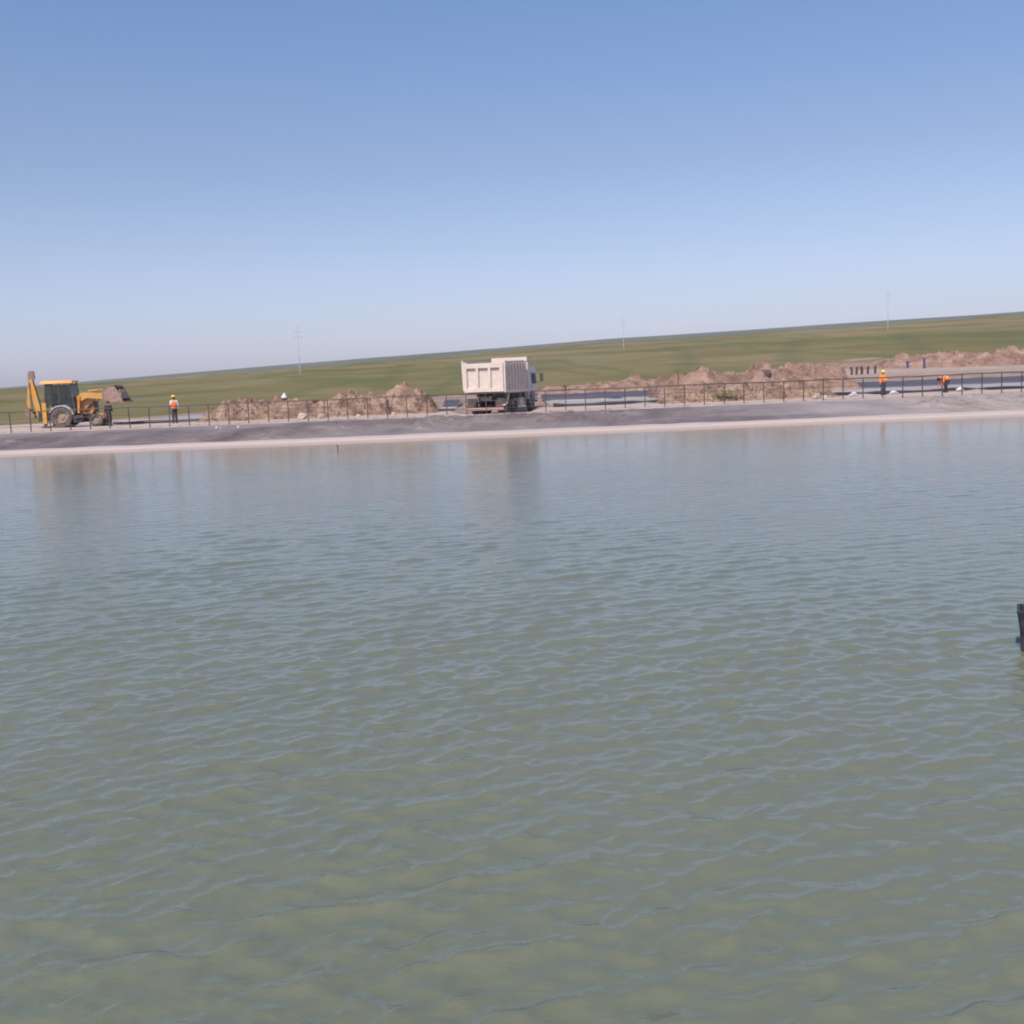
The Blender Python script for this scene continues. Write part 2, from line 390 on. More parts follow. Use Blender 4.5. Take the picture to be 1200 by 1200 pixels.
ty = np.linspace(0, 1, 46)[:, None]
Xl = np.repeat(xs[None, :], 46, 0); Yl = 57.45 + (64.0 - 57.45)*ty + Xl*0
Zl = .225 + (.91 - .225)*ty**.92 + Xl*0
def fold(X, Y, seed, ang, freq, amp, mlo):
    u = X*math.cos(ang) + Y*math.sin(ang); v = -X*math.sin(ang) + Y*math.cos(ang)
    rg = 1 - np.abs(fbm(u*freq, v*freq*.12, 3, seed))*4; rg = np.clip(rg, 0, 1)**2
    msk = np.clip((fbm(X*.07, Y*.05, 2, seed+50) - mlo)*5, 0, 1)
    return rg*amp*msk
wr = fold(Xl, Yl*1, 61, R(40), 1.6, .30, -.15) + fold(Xl, Yl, 62, R(-15), .9, .14, .0) + fbm(Xl*.5, Yl*.5, 4, 66)*.09
wr = wr*np.sin(np.clip(ty, 0, 1)*math.pi)**.4
Zl = Zl + wr + fbm(Xl*.3, Xl*0, 3, 44)*.03
l = N('liner')
base = l.ramp(l.noise(.5, 7, (1, .6, 1), .6), [(.3, (.112, .083, .073)), (.55, (.178, .135, .118)), (.75, (.245, .19, .166))])
dusty = l.ramp(l.noise(.35, 6, (1, .7, 1)), [(.35, (.27, .225, .20)), (.65, (.385, .312, .278))])
base = l.mix(l.attr('dusty'), base, dusty)
base = l.mix(l.ramp(l.noise(1.1, 6, (.5, 2, 1)), [(.55, 0.0), (.75, .45)]), base, (.40, .31, .30))
l.link(base, l.p.inputs['Base Color']); l.p.inputs['Roughness'].default_value = .55; l.p.inputs['Specular IOR Level'].default_value = .3
l.link(l.bump(l.noise(2.5, 5), .04), l.p.inputs['Normal'])
du = np.clip((Xl - 15.5)/4, 0, 1)*.8 + np.clip(fbm(Xl*.12, Yl*.3, 3, 77)*1.6, 0, .35)
liner = grid_obj('pond_liner', Xl, Yl, Zl, l.m, attrs={'dusty': np.clip(du, 0, 1)})
tag(liner, 'wrinkled dark grey geomembrane liner covering the far bank below the fence', 'liner')
# bare crest strip between liner and fence
tyc = np.linspace(0, 1, 8)[:, None]; Xc = np.repeat(xs[None, :], 8, 0); Yc = 63.85 + tyc*1.0 + fbm(Xc*.5, Xc*0, 3, 12)*.12*(1-tyc)
Zc = .925 + .03*np.sin(tyc*3.14) + fbm(Xc*.9, Yc*.9, 3, 14)*.04 - .02*(tyc > .9)
Zc[0] = .80
c = N('crest_soil'); c.link(c.ramp(c.noise(.8, 7), [(.3, (.29, .22, .185)), (.7, (.43, .33, .285))]), c.p.inputs['Base Color']); c.p.inputs['Roughness'].default_value = 1
tag(grid_obj('path', Xc, Yc, Zc, c.m), kind='structure')
# near bank where the camera stands
xs2 = np.linspace(-150, 150, 120); ys2 = np.array([-200, -60, -10, 0, .6, 3.0, 6.0]); zs2 = np.array([.9, 1.0, 1.1, 1.12, .95, .0, -1.2])
X2, Y2 = np.meshgrid(xs2, ys2); tag(grid_obj('near_bank', X2, Y2, zs2[:, None] + X2*0, 'crest_soil'), kind='structure')

# ------------------------------------------------------------------ water
rowsY = [2.2]
while rowsY[-1] < 56.5:
    y = rowsY[-1]; rowsY.append(y + (.022 if y < 9 else .022 + (y-9)*.0032))
rowsY = np.array(rowsY)
nc = 960; tcol = np.linspace(-1, 1, nc)
Yw = np.repeat(rowsY[:, None], nc+8, 1)
half = (rowsY*.53 + 2.5)[:, None]
mid = tcol[None, :]*half
ext = np.array([1.15, 1.6, 3.0])[None, :]
lft = np.concatenate([-150 + half*0, -half - 45, -half - 12, -half - 4], 1); rgt = -lft[:, ::-1]
Xw = np.concatenate([lft, mid, rgt], 1)
rng = np.random.RandomState(4)
H = np.zeros_like(Xw); DX = np.zeros_like(Xw); DY = np.zeros_like(Xw)
dyrow = np.gradient(rowsY)[:, None]; dxrow = (2*half/nc)
inside = np.ones_like(Xw); inside[:, :5] = 0; inside[:, -5:] = 0
WF = [1.3*fbm(Xw*.35+i*3.1, Yw*.35, 2, 100+i) for i in range(6)]
patch = (.78 + .5*fbm(Xw*.22, Yw*.16, 3, 90))*np.interp(Yw, [5, 8, 13, 26, 36, 48], [1.5, 1.1, .70, .52, .38, .27])
for i in range(84):
    lam = float(np.exp(np.log(.205) + rng.randn()*.45)); lam = min(max(lam, .09), 1.6)
    th = R(90) + rng.randn()*R(33) + R(22)
    if rng.rand() < .25: th += R(180)
    k = 2*math.pi/lam; kx, ky = k*math.cos(th), k*math.sin(th); ph = rng.rand()*6.283
    st = .033   # slope amplitude of this component
    a = st/k
    fade = np.clip((lam/(np.maximum(dyrow, dxrow)*3.2)) - 1, 0, 1)
    p = kx*Xw + ky*Yw + ph + WF[i % 6]
    H += a*np.sin(p)*fade
    cs = np.cos(p)*a*fade*1.0; DX += cs*math.cos(th); DY += cs*math.sin(th)
    del p, cs
H *= patch*inside; DX *= patch*inside*.82; DY *= patch*inside*.82
H = H + 7*np.clip(H, 0, 1)**2
wm = N('water')
mud = wm.ramp(wm.noise(.12, 5, (1, 1, 1)), [(.3, (.134, .142, .090)), (.7, (.153, .160, .106))])
wm.link(mud, wm.p.inputs['Base Color']); wm.p.inputs['IOR'].default_value = 1.42; wm.p.inputs['Roughness'].default_value = .06
nb = wm.bump(wm.math('MULTIPLY', wm.noise(6.5, 5, (.5, 1, 1), .62), wm.attr('ruffle')), .012)
nb2 = wm.bump(wm.math('MULTIPLY', wm.noise(1.6, 5, (.6, 1, 1), .6), wm.attr('ruffle')), .03, nb)
wm.link(nb2, wm.p.inputs['Normal'])
water = grid_obj('water', Xw + DX, Yw + DY, H, wm.m, attrs={'ruffle': np.interp(Yw, [20, 34, 48], [1, .75, .5])})
tag(water, kind='structure')

# ------------------------------------------------------------------ earth heaps
def heap(name, pts, Y, dep, m, seed, label, cat, amp=.22, step=.075, rough=1.0, group=None, skew=.35):
    """pts: photo column and crest row of the heap's outline at depth Y, turned into metres along X and heights"""
    wx = np.array([at(a, b, Y)[0] for a, b in pts]); wz = np.array([at(a, b, Y)[1] for a, b in pts])
    cx = float(wx.mean()); z0 = tz(cx, Y)
    x = np.arange(wx[0], wx[-1]+step, step); y = np.arange(-dep, dep*1.3+step, step)
    X, Yy = np.meshgrid(x, y); D = Yy + Y
    X = X + fbm(X*.8, D*.8, 2, seed+3)*.25; 
    gz = terr(X, D)
    top = np.interp(X, wx, wz) - terr(X, Y+X*0)
    top = np.maximum(top - (.22 if step < .1 else .42), 0)
    u = np.abs(Yy + dep*.25*fbm(X*.35, X*0, 2, seed+7))/np.where(Yy < 0, dep, dep*1.3)
    shape = np.clip(1 - u**1.6, 0, 1)
    rid = 1 - np.abs(fbm(X*1.1, D*1.1, 3, seed))*2.2
    cl = fbm(X*.75, D*.75, 5, seed+1); fine = 1 - np.abs(fbm(X*2.6, D*2.6, 3, seed+5))*3
    hh = top*shape*(1 + .26*cl*rough) + (rid*.5*amp + cl*amp + fine*.09*rough)*np.clip(shape*4, 0, 1)*np.clip(top*2.5, 0, 1)
    big = clumps(X*1.3, D*1.3, seed)*.28 + clumps(X*2.7+4, D*2.7, seed+1)*.20 + clumps(X*.7, D*.7, seed+2)*.25*(step > .1)
    hh = hh + big*rough*np.clip(shape*5, 0, 1)*np.clip(top*2, 0, 1)*np.clip(.6 + 1.6*fbm(X*.4, D*.4, 2, seed+9), .15, 1.4)
    hh = hh*np.clip((Yy+dep)/.4, 0, 1)*np.clip((dep*1.3-Yy)/.4, 0, 1)
    edge = np.minimum(np.clip((X-wx[0])/.5, 0, 1), np.clip((wx[-1]-X)/.5, 0, 1))
    Zz = gz + np.maximum(hh, 0)*edge - .06
    o = grid_obj(name, X-cx, D-Y, Zz-z0, m, smooth=False); o.location = (cx, Y, z0)
    return tag(o, label, cat, group)
hm = N('heap_soil')
a = hm.ramp(hm.noise(.9, 8, (1, 1, 1), .68), [(.33, (.185, .108, .075)), (.5, (.385, .25, .178)), (.67, (.56, .395, .29))])
a = hm.mix(hm.ramp(hm.noise(3.2, 5), [(.54, 0.0), (.64, .75)]), a, (.09, .055, .042))
hm.link(a, hm.p.inputs['Base Color']); hm.p.inputs['Roughness'].default_value = 1; hm.p.inputs['Specular IOR Level'].default_value = .1
hm.link(hm.bump(hm.noise(3.5, 7, rough=.7), .32), hm.p.inputs['Normal'])
hr = N('ridge_soil')
a = hr.ramp(hr.noise(.5, 8, (1, 1, 1), .68), [(.33, (.20, .112, .082)), (.5, (.33, .205, .15)), (.67, (.47, .32, .235))])
a = hr.mix(hr.ramp(hr.noise(1.3, 6), [(.55, 0.0), (.7, .55)]), a, (.10, .062, .05))
hr.link(a, hr.p.inputs['Base Color']); hr.p.inputs['Roughness'].default_value = 1; hr.p.inputs['Specular IOR Level'].default_value = .1
hr.link(hr.bump(hr.noise(2, 7, rough=.7), .35), hr.p.inputs['Normal'])
HG = 'heaps of dug earth along the far bank'
heap('earth_mound', [(232, 494), (246, 478), (262, 471), (292, 466), (305, 471), (325, 467), (340, 463), (358, 463), (378, 467), (392, 478)], 68.6, 1.9, hm.m, 11,
     'long brown earth mound directly right of the person in the orange vest and helmet', 'earth mound', group=HG)
heap('earth_mound', [(354, 482), (372, 468), (395, 464), (415, 463), (432, 467), (450, 470), (464, 480)], 68.7, 1.9, hm.m, 23,
     'lumpy brown earth mound with a dark clod, right of the white bag', 'earth mound', group=HG)
heap('earth_mound', [(414, 478), (436, 467), (456, 458), (468, 452), (478, 455), (492, 461), (506, 471), (518, 480), (528, 485)], 69.6, 2.2, hm.m, 37,
     'peaked brown earth mound just left of the dump truck', 'earth mound', group=HG)
heap('earth_mound', [(762, 478), (772, 466), (785, 459), (805, 455), (820, 450), (845, 452), (870, 450), (885, 453)], 68.8, 2.1, hm.m, 41,
     'brown earth mound behind the fence with straggly weeds, right of the long grey sheet', 'earth mound', group=HG)
heap('earth_mound', [(872, 466), (885, 450), (905, 445), (925, 447), (950, 449), (962, 451), (975, 457), (986, 466)], 68.6, 1.9, hm.m, 53,
     'brown earth mound behind the fence left of the standing worker in the orange jacket', 'earth mound', group=HG)
heap('spoil_ridge', [(765, 452), (785, 440), (805, 434), (818, 429), (832, 431), (848, 434), (868, 433), (885, 437), (905, 442)], 84, 4.5, hr.m, 61,
     'tall reddish spoil heap standing behind the weedy mound', 'spoil heap', step=.15, amp=.25, group=HG)
heap('spoil_ridge', [(868, 446), (882, 434), (900, 430), (925, 431), (950, 428), (968, 429), (982, 434), (990, 440)], 92, 6, hr.m, 71,
     'broad reddish spoil heap behind the short dark stakes, with a dark clod on its left', 'spoil heap', step=.15, amp=.28, group=HG)
heap('spoil_ridge', [(955, 436), (975, 427), (995, 425), (1012, 426), (1030, 424), (1048, 426)], 134, 4.5, hr.m, 77,
     'low reddish spoil heap directly behind the row of five dark stakes', 'spoil heap', step=.22, amp=.35, group=HG)
heap('spoil_ridge', [(622, 458), (640, 453), (662, 450), (690, 449), (715, 447), (738, 441), (752, 439), (775, 443), (800, 445)], 107, 4.5, hr.m, 83,
     'low pale brown spoil bank beyond the grey sheet, right of the dump truck', 'spoil heap', step=.25, amp=.3, rough=.7, group=HG)
heap('spoil_ridge', [(1020, 430), (1040, 419), (1070, 419), (1100, 415), (1130, 413), (1165, 411), (1200, 409), (1260, 405), (1330, 404)], 134, 5, hr.m, 95,
     'long low spoil ridge at the foot of the green slope on the far right', 'spoil heap', step=.2, amp=.35, group=HG)

def lump(name, loc, r, m, seed, label=None, cat=None, sq=(1, .8, .7), group=None, sub=3, n=.28, parent=None, rz=0):
    bm = bmesh.new(); bmesh.ops.create_icosphere(bm, subdivisions=sub, radius=1)
    rs = random.Random(seed); ax = [(Vector((rs.gauss(0,1), rs.gauss(0,1), rs.gauss(0,1))).normalized(), rs.uniform(.55, .9)) for _ in range(9)]
    for v in bm.verts:
        p = v.co.copy()
        for a_, d_ in ax:
            t = p.dot(a_)
            if t > d_: p -= a_*(t-d_)*.85
        p *= 1 + n*.25*math.sin(5*p.x+seed)*math.cos(4*p.y+seed*2)
        v.co = Vector((p.x*sq[0], p.y*sq[1], p.z*sq[2] + sq[2]*.6))*r
    me = bpy.data.meshes.new(name); bm.to_mesh(me); bm.free(); me.materials.append(MATS[m])
    o = bpy.data.objects.new(name, me); COL.objects.link(o); o.location = loc; o.rotation_euler = (0, 0, rz)
    if parent: o.parent = parent
    return tag(o, label, cat, group)
def gp(px, Y, dz=0): x = Xof(px, Y); return (x, Y, tz(x, Y) + dz)
for i, (px, Y, r, mt, lab) in enumerate([
    (352, 66.4, .36, 'rock_pale', 'pale boulder at the mound foot, left of the two below the white bag'),
    (375, 66.4, .30, 'rock_pale', 'pale boulder at the mound foot, right of the two below the white bag'),
    (459, 66.5, .22, 'rock_pale', 'small pale rock at the foot of the peaked mound left of the truck'),
    (418, 66.6, .17, 'rock_pale', 'small pale rock between the two pale boulders and the peaked mound'),
    (957, 66.4, .34, 'rock_pale', 'large pale rock at the right end of the mound beside the standing worker'),
    (966, 66.8, .22, 'rock_pale', 'smaller pale rock on the far right edge of the last brown mound')]):
    lump('boulder', gp(px, Y, -.05), r, mt, 200+i, lab, 'rock', group='pale rocks at the foot of the mounds', rz=i)
lump('clod', (at(899, 439, 84)[0], 84.5, at(899, 439, 84.5)[1]-.2), .52, 'clod_dark', 5, 'dark clod of earth perched high on the reddish spoil heaps', 'earth clod', sq=(1.2, .8, .9))
dg_ = bpy.context.evaluated_depsgraph_get(); dg_.update()
def on_surface(px, py):
    d = cam_m.to_3x3() @ Vector(((px - 600)/F, (600 - py)/F, -1)); r = sc.ray_cast(dg_, Vector((0, 0, EYE)), d.normalized()); return r[1]
p_ = on_surface(372, 471); lump('clod', (p_.x, p_.y+.02, p_.z-.1), .24, 'clod_dark', 8, 'dark clod on the lumpy mound right of the white bag', 'earth clod', sq=(1.2, .8, .9))

# ------------------------------------------------------------------ white sacks and scraps
def sack(loc, wd, dp, hh, m, seed, label, peak=False, rz=0, group=None):
    bm = bmesh.new(); bmesh.ops.create_uvsphere(bm, u_segments=20, v_segments=14, radius=1); rs = random.Random(seed)
    for v in bm.verts:
        x, y, z = v.co; t = (z+1)/2
        if peak:
            k = 1 - .72*t**1.3; wr_ = 1 + .09*math.sin(7*math.atan2(y, x)+seed) + .05*math.sin(13*math.atan2(y, x)+t*6)
            e = 1.25 if z < 0 else 1
            v.co = Vector((x*k*wr_*wd/2*e, y*k*wr_*dp/2*e, max(0, t*hh - .12*hh)))
        else:
            q = (abs(x)**2.6 + abs(y)**2.6)**(1/2.6) or 1; f = (x*x+y*y)**.5/q
            sag = .72 + .28*math.sin(3.1*x+seed) + .12*math.sin(7*x*y+seed*2)
            pinch = 1 - .45*max(0, x-.55)*2
            v.co = Vector((x*f*wd*.58, y*f*dp*.5*pinch, max(-.01, (z*.5+.42)*hh*sag*(1-.5*x*x))))
    me = bpy.data.meshes.new('sack'); bm.to_mesh(me); bm.free(); me.materials.append(MATS[m])
    for p in me.polygons: p.use_smooth = True
    o = bpy.data.objects.new('sack', me); COL.objects.link(o); o.location = loc; o.rotation_euler = (0, .05, rz); return o
o = sack((at(333, 466, 68.6)[0], 68.6, at(333, 466, 68.6)[1]-.06), .40, .34, .42, 'sack_white', 3, '', peak=True)
tag(o, 'small bright white bag tied at the top on the crest of the leftmost earth mound', 'bag')
o.name = 'bag'
for i, (px, Y, a_, b_, mt, lab) in enumerate([
    (1000, 68.0, .50, .24, 'sack_grey', 'pale grey sack lying on the sheet left of the standing worker'),
    (1048, 68.6, .48, .24, 'sack_white', 'whitish sack lying just right of the standing worker'),
    (1126, 68.4, .56, .28, 'sack_white', 'whitish sack lying just right of the bending worker')]):
    o = sack(gp(px, Y), a_*1.15, .4, b_*1.15, mt, 20+i, '', rz=.3*i); tag(o, lab, 'sack', 'filled sacks beside the workers on the right')
def liner_z(x, y): return .225 + (.91-.225)*((y-57.45)/6.55)**.92
for px, lab in ((251, 'white scrap caught near the top of the liner, left of two'), (255, 'tiny white scrap between two bigger ones near the top of the liner'), (276.5, 'white scrap caught near the top of the liner, right of two')):
    Yp = 62.2; x = Xof(px, Yp)
    o = lump('scrap', (x, Yp, liner_z(x, Yp)+.03), .085 if px != 255 else .05, 'sack_white', int(px), lab, 'scrap', sq=(.8, .8, 1.1), group='white scraps on the liner')

# ------------------------------------------------------------------ fence
fence = empty('fence', (0, 65.0, .93), label='long dark metal post and rail fence running along the crest of the far bank', cat='fence')
x0 = Xof(10, 65.0); sp = 23.3/1259*65.0*1.0
npost = 64
def fz(x): return .93
pm = MB().box((0, 0, .62), (.052, .052, 1.26)).box((0, 0, .012), (.16, .14, .024)); first = None
for i in range(-5, npost-5):
    x = x0 + i*sp
    rr = random.Random(i)
    if first is None:
        first = pm.build('post', 'post_paint', fence); q = first
    else:
        q = first.copy(); COL.objects.link(q)
    q.location = (x, 0, -.02); q.rotation_euler = (rr.gauss(0, .008), rr.gauss(0, .015), 0)
xa, xb = x0-5.4*sp, x0+(npost-5.6)*sp
for z, r in ((1.25, .032), (.80, .013), (.34, .013)):
    k = MB(); n_ = npost; pts = []
    for j in range(n_*2+1):
        x = xa + (xb-xa)*j/(n_*2); pts.append((x, .0 if z > 1.2 else -.045, z + .012*math.sin(j*1.7) - .012*math.cos(j*.43)))
    k.tube(pts, r, 8); k.build('rail', 'fence_paint', fence, smooth=True)

# ------------------------------------------------------------------ second basin behind the fence
def strip(name, xs_, prof_, m, label, cat, amp=.03, seed=1, th=None, yw=.3):
    P = np.array(prof_, float); X = np.repeat(xs_[None, :], len(P), 0)
    Y = P[:, 0:1] + fbm(X*.2, X*0+seed, 3, seed)*yw; Z = P[:, 1:2] + fbm(X*.6, Y*.8, 4, seed+2)*amp
    cx = float(xs_.mean()); o = grid_obj(name, X-cx, Y-P[0, 0], Z-P[0, 1], m); o.location = (cx, P[0, 0], P[0, 1])
    return tag(o, label, cat)
gl = N('geotextile')
a = gl.ramp(gl.noise(.4, 7, (.4, 1, 1), .6), [(.3, (.27, .235, .225)), (.7, (.42, .37, .35))])
a = gl.mix(gl.ramp(gl.noise(.15, 5), [(.52, 0.0), (.62, .6)]), a, (.38, .30, .26))
gl.link(a, gl.p.inputs['Base Color']); gl.p.inputs['Roughness'].default_value = .85; gl.p.inputs['Specular IOR Level'].default_value = .15
gl.link(gl.bump(gl.noise(1.5, 5), .05), gl.p.inputs['Normal'])
dl = N('dark_liner')
a = dl.ramp(dl.noise(.4, 6, (.4, 1, 1), .6), [(.3, (.055, .05, .058)), (.7, (.12, .10, .11))])
dl.link(a, dl.p.inputs['Base Color']); dl.p.inputs['Roughness'].default_value = .6
def basin(pxa, pxb, ya, yb_, seed, lab1, lab2, lab3, dark=True, zf=1.10):
    xa_, xb_ = Xof(pxa, ya), Xof(pxb, ya)
    xs_ = np.arange(xa_, xb_, .4)
    prof_ = [(ya+.2, zf-.30), (ya+.4, zf), (ya+6, zf+.0), (ya+14, zf+.02), (ya+22, zf+.03), (yb_, zf+.04)]
    Pq = np.array(prof_); X = np.repeat(xs_[None, :], len(Pq), 0)*(1 + .0*Pq[:, 0:1])
    widen = np.where(X > 0, 1, 1)
    strip('ground_sheet', xs_, prof_, gl.m, lab1, 'sheet', seed=seed, amp=.05)
    if dark:
        strip('dark_liner', xs_, [(yb_, zf-.1), (yb_+.2, zf+.06), (yb_+1.5, zf+.22), (yb_+3.2, zf+.50), (yb_+3.4, zf+.3)], dl.m, lab2, 'liner', seed=seed+5, amp=.05)
    # rolled black membrane edge with the ground dropping away in front of it
    k = MB(); pts = []; rs_ = []
    n_ = int((xb_-xa_)/.8)
    for j in range(n_+1):
        x = xa_ + (xb_-xa_)*j/n_; pts.append((x-xa_, .35*math.sin(x*.23+seed)*.4, .02+.02*math.sin(x*.9))); rs_.append(.095+.035*math.sin(x*1.7+seed)+.03*math.sin(x*.57)*math.sin(x*2.9))
    k.tube(pts, rs_, 10); o = k.build('membrane_roll', 'pipe_black', smooth=True); o.location = (xa_, ya-.2, tz((xa_+xb_)/2, ya)+.07)
    tag(o, lab3, 'roll')
basin(132, 244, 70.3, 88, 3, 'pale sheet spread on the ground behind the person with the white sleeve', 'dark strip of liner behind the pale left sheet', 'black rolled membrane on the ground between the loader and the left mound', dark=False)
basin(647, 830, 70.6, 92, 9, 'long grey sheet spread on the ground to the right of the dump truck', 'dark liner slope along the back of the middle grey sheet, right of the truck', 'black rolled membrane on the ground just right of the dump truck')
basin(505, 532, 70.6, 82, 12, 'short grey sheet on the ground between the peaked mound and the dump truck', 'dark liner slope between the peaked mound and the dump truck', 'short black rolled membrane between the peaked mound and the dump truck')
basin(968, 1480, 70.6, 88, 15, 'grey sheet spread on the ground behind the two workers on the right', 'dark liner slope behind the two workers on the right', 'black rolled membrane at the feet of the two workers on the right')

# second, further black line on the right and the tan track beside it
def rope(name, pts, r, m, lab, cat):
    o0 = Vector(pts[0]); k = MB(); k.tube([Vector(p)-o0 for p in pts], r, 8); o = k.build(name, m, smooth=True); o.location = o0; return tag(o, lab, cat)
pts = [gy(p, q_) for p, q_ in ((1131, 427), (1145, 426.3), (1160, 424.8), (1175, 423.3), (1190, 421.8), (1205, 420.6))]
pts.append(tuple(Vector(pts[-1])*1 + (Vector(pts[-1])-Vector(pts[-3]))*2))
pts = [(p[0], p[1], tz(p[0], p[1])+.1) for p in pts]
rope('membrane_roll', pts, .22, 'pipe_black', 'thin black roll lying on the brown bench at the far right, beyond the fence', 'roll')

# ------------------------------------------------------------------ posts
def post(name, px, pyt, pyb, wd, m, lab, cat, grp=None, Y=None, seed=0):
    if Y is None: x, Y, z = gy(px, pyb)
    else: x, z = Xof(px, Y), at(px, pyb, Y)[1]
    hh = at(px, pyt, Y)[1] - z
    rs = random.Random(seed); k = MB(); k.tube([(0,0,-.15), (rs.gauss(0,.03),0,hh*.5), (rs.gauss(0,.07),0,hh)], [wd/2, wd/2*.97, wd/2*.9], 9)
    o = k.build(name, m, smooth=True); o.location = (x, Y, z); return tag(o, lab, cat, grp)
for i, px in enumerate((998, 1003.5, 1009.5, 1017, 1025.5)):
    post('stake', px, 430.0-i*.35, 439.6-i*.45, .24+.04*(i == 2), 'post_dark',
         ['dark stake at the left end of the row of five behind the standing worker', 'dark stake, second from the left in the row of five', 'thickest dark stake in the middle of the row of five',
          'dark stake, second from the right in the row of five', 'dark stake at the right end of the row, nearest the standing worker'][i], 'stake', 'row of dark stakes by the spoil heap', seed=i)
def barrel_post(px, t, b, lab):
    x, Y, z = gy(px, b); hh = at(px, t, Y)[1]-z; e = empty('marker_post', (x, Y, z), label=lab, cat='post', group='pair of blue posts on the bench')
    MB().tube([(0,0,-.1), (0,0,hh*.93)], .15, 12).build('shaft', 'post_blue', e, smooth=True)
    MB().lathe([(hh*.9, .001), (hh*.9, .19), (hh, .19), (hh+.02, .001)], (0,0,0), 'Z', 12).build('cap', 'post_blue', e, smooth=True)
barrel_post(1063.5, 423.5, 431.8, 'shorter dark blue post on the brown bench, right of the standing worker')
barrel_post(1083, 419.5, 431.8, 'taller dark blue post on the brown bench, left of the bending worker')
post('stake', 794.5, 434, 447, .07, 'post_dark', 'thin stake sticking up at the left end of the weedy mound', 'stake', Y=78)
post('stake', 662, 451, 457, .15, 'post_dark', 'short dark stake on the low bank right of the truck mirror', 'stake', Y=104)
# stake in the shallows
x, z = at(391.5, 521, 50); k = MB(); k.tube([(0,0,-.5), (.02,0,.0), (.0,0,.16), (-.05,0,.2)], [.025,.025,.03,.02], 8); o = k.build('stake', 'post_dark', smooth=True)
o.location = (Xof(391.5, 50), 50, 0); tag(o, 'small dark stake poking out of the water near the far shore', 'stake')

# weeds on the mound
wm_ = mat('weed_green', (.20, .175, .085), .9, var=.3)
k = MB(); rs = random.Random(4)
wx_, wz_ = at(845, 457, 66.9)
for i in range(140):
    bx, by = rs.gauss(0, .55), rs.gauss(0, .12); hh = rs.uniform(.12, .38); lx, ly = rs.gauss(0, .14), rs.gauss(0, .1); bz = -.35 - abs(bx)*.15
    k.add([(bx-.015, by, bz), (bx+.015, by, bz), (bx+lx+.005, by+ly, bz+hh), (bx+lx*.5-.03, by+ly*.5+.01, bz+hh*.6)], [(0, 1, 2), (0, 2, 3)])
o = k.build('weeds', 'weed_green', fix=False); o.location = (wx_, 66.9, wz_); tag(o, kind='stuff')

# ------------------------------------------------------------------ power poles on the slope
def power_pole(px, pyt, pyb, lab, lean=0):
    x, Y, z = gy(px, pyb, 110, 449)
    hh = at(px, pyt, Y)[1] - z
    e = empty('power_pole', (x, Y, z), R(12), label=lab, cat='power pole', group='power poles on the green slope')
    MB().tube([(0,0,-.4), (0,0,hh*.35)], [.12, .10], 10).build('foot_post', 'pole_concrete', e, smooth=True)
    MB().tube([(.0,0,hh*.3), (lean,0,hh*.96)], [.065, .05], 10).build('mast', 'pole_steel', e, smooth=True)
    for zz, ww in ((.75, 1.9), (.86, 1.3)):
        a_ = MB().bar((-ww/2, 0, hh*zz), (ww/2, 0, hh*zz), .09).build('crossarm', 'pole_steel', e)
        for sx in (-1, 1): MB().lathe([(0, .001), (0, .09), (.12, .06), (.2, .1), (.3, .05), (.34, .001)], (sx*ww*.46, 0, hh*zz+.06), 'Z', 10).build('insulator', 'pole_concrete', a_, smooth=True)
    MB().lathe([(0, .001), (0, .09), (.15, .06), (.3, .1), (.45, .001)], (lean, 0, hh*.955), 'Z', 10).build('top_insulator', 'pole_concrete', e, smooth=True)
power_pole(351.8, 381, 437.5, 'tall thin power pole on the left, above the white bag and mound')
power_pole(731, 372, 408, 'faint short power pole in the middle of the skyline, right of the truck')
power_pole(1040.5, 338, 386.5, 'tall thin power pole on the right, above the standing worker')

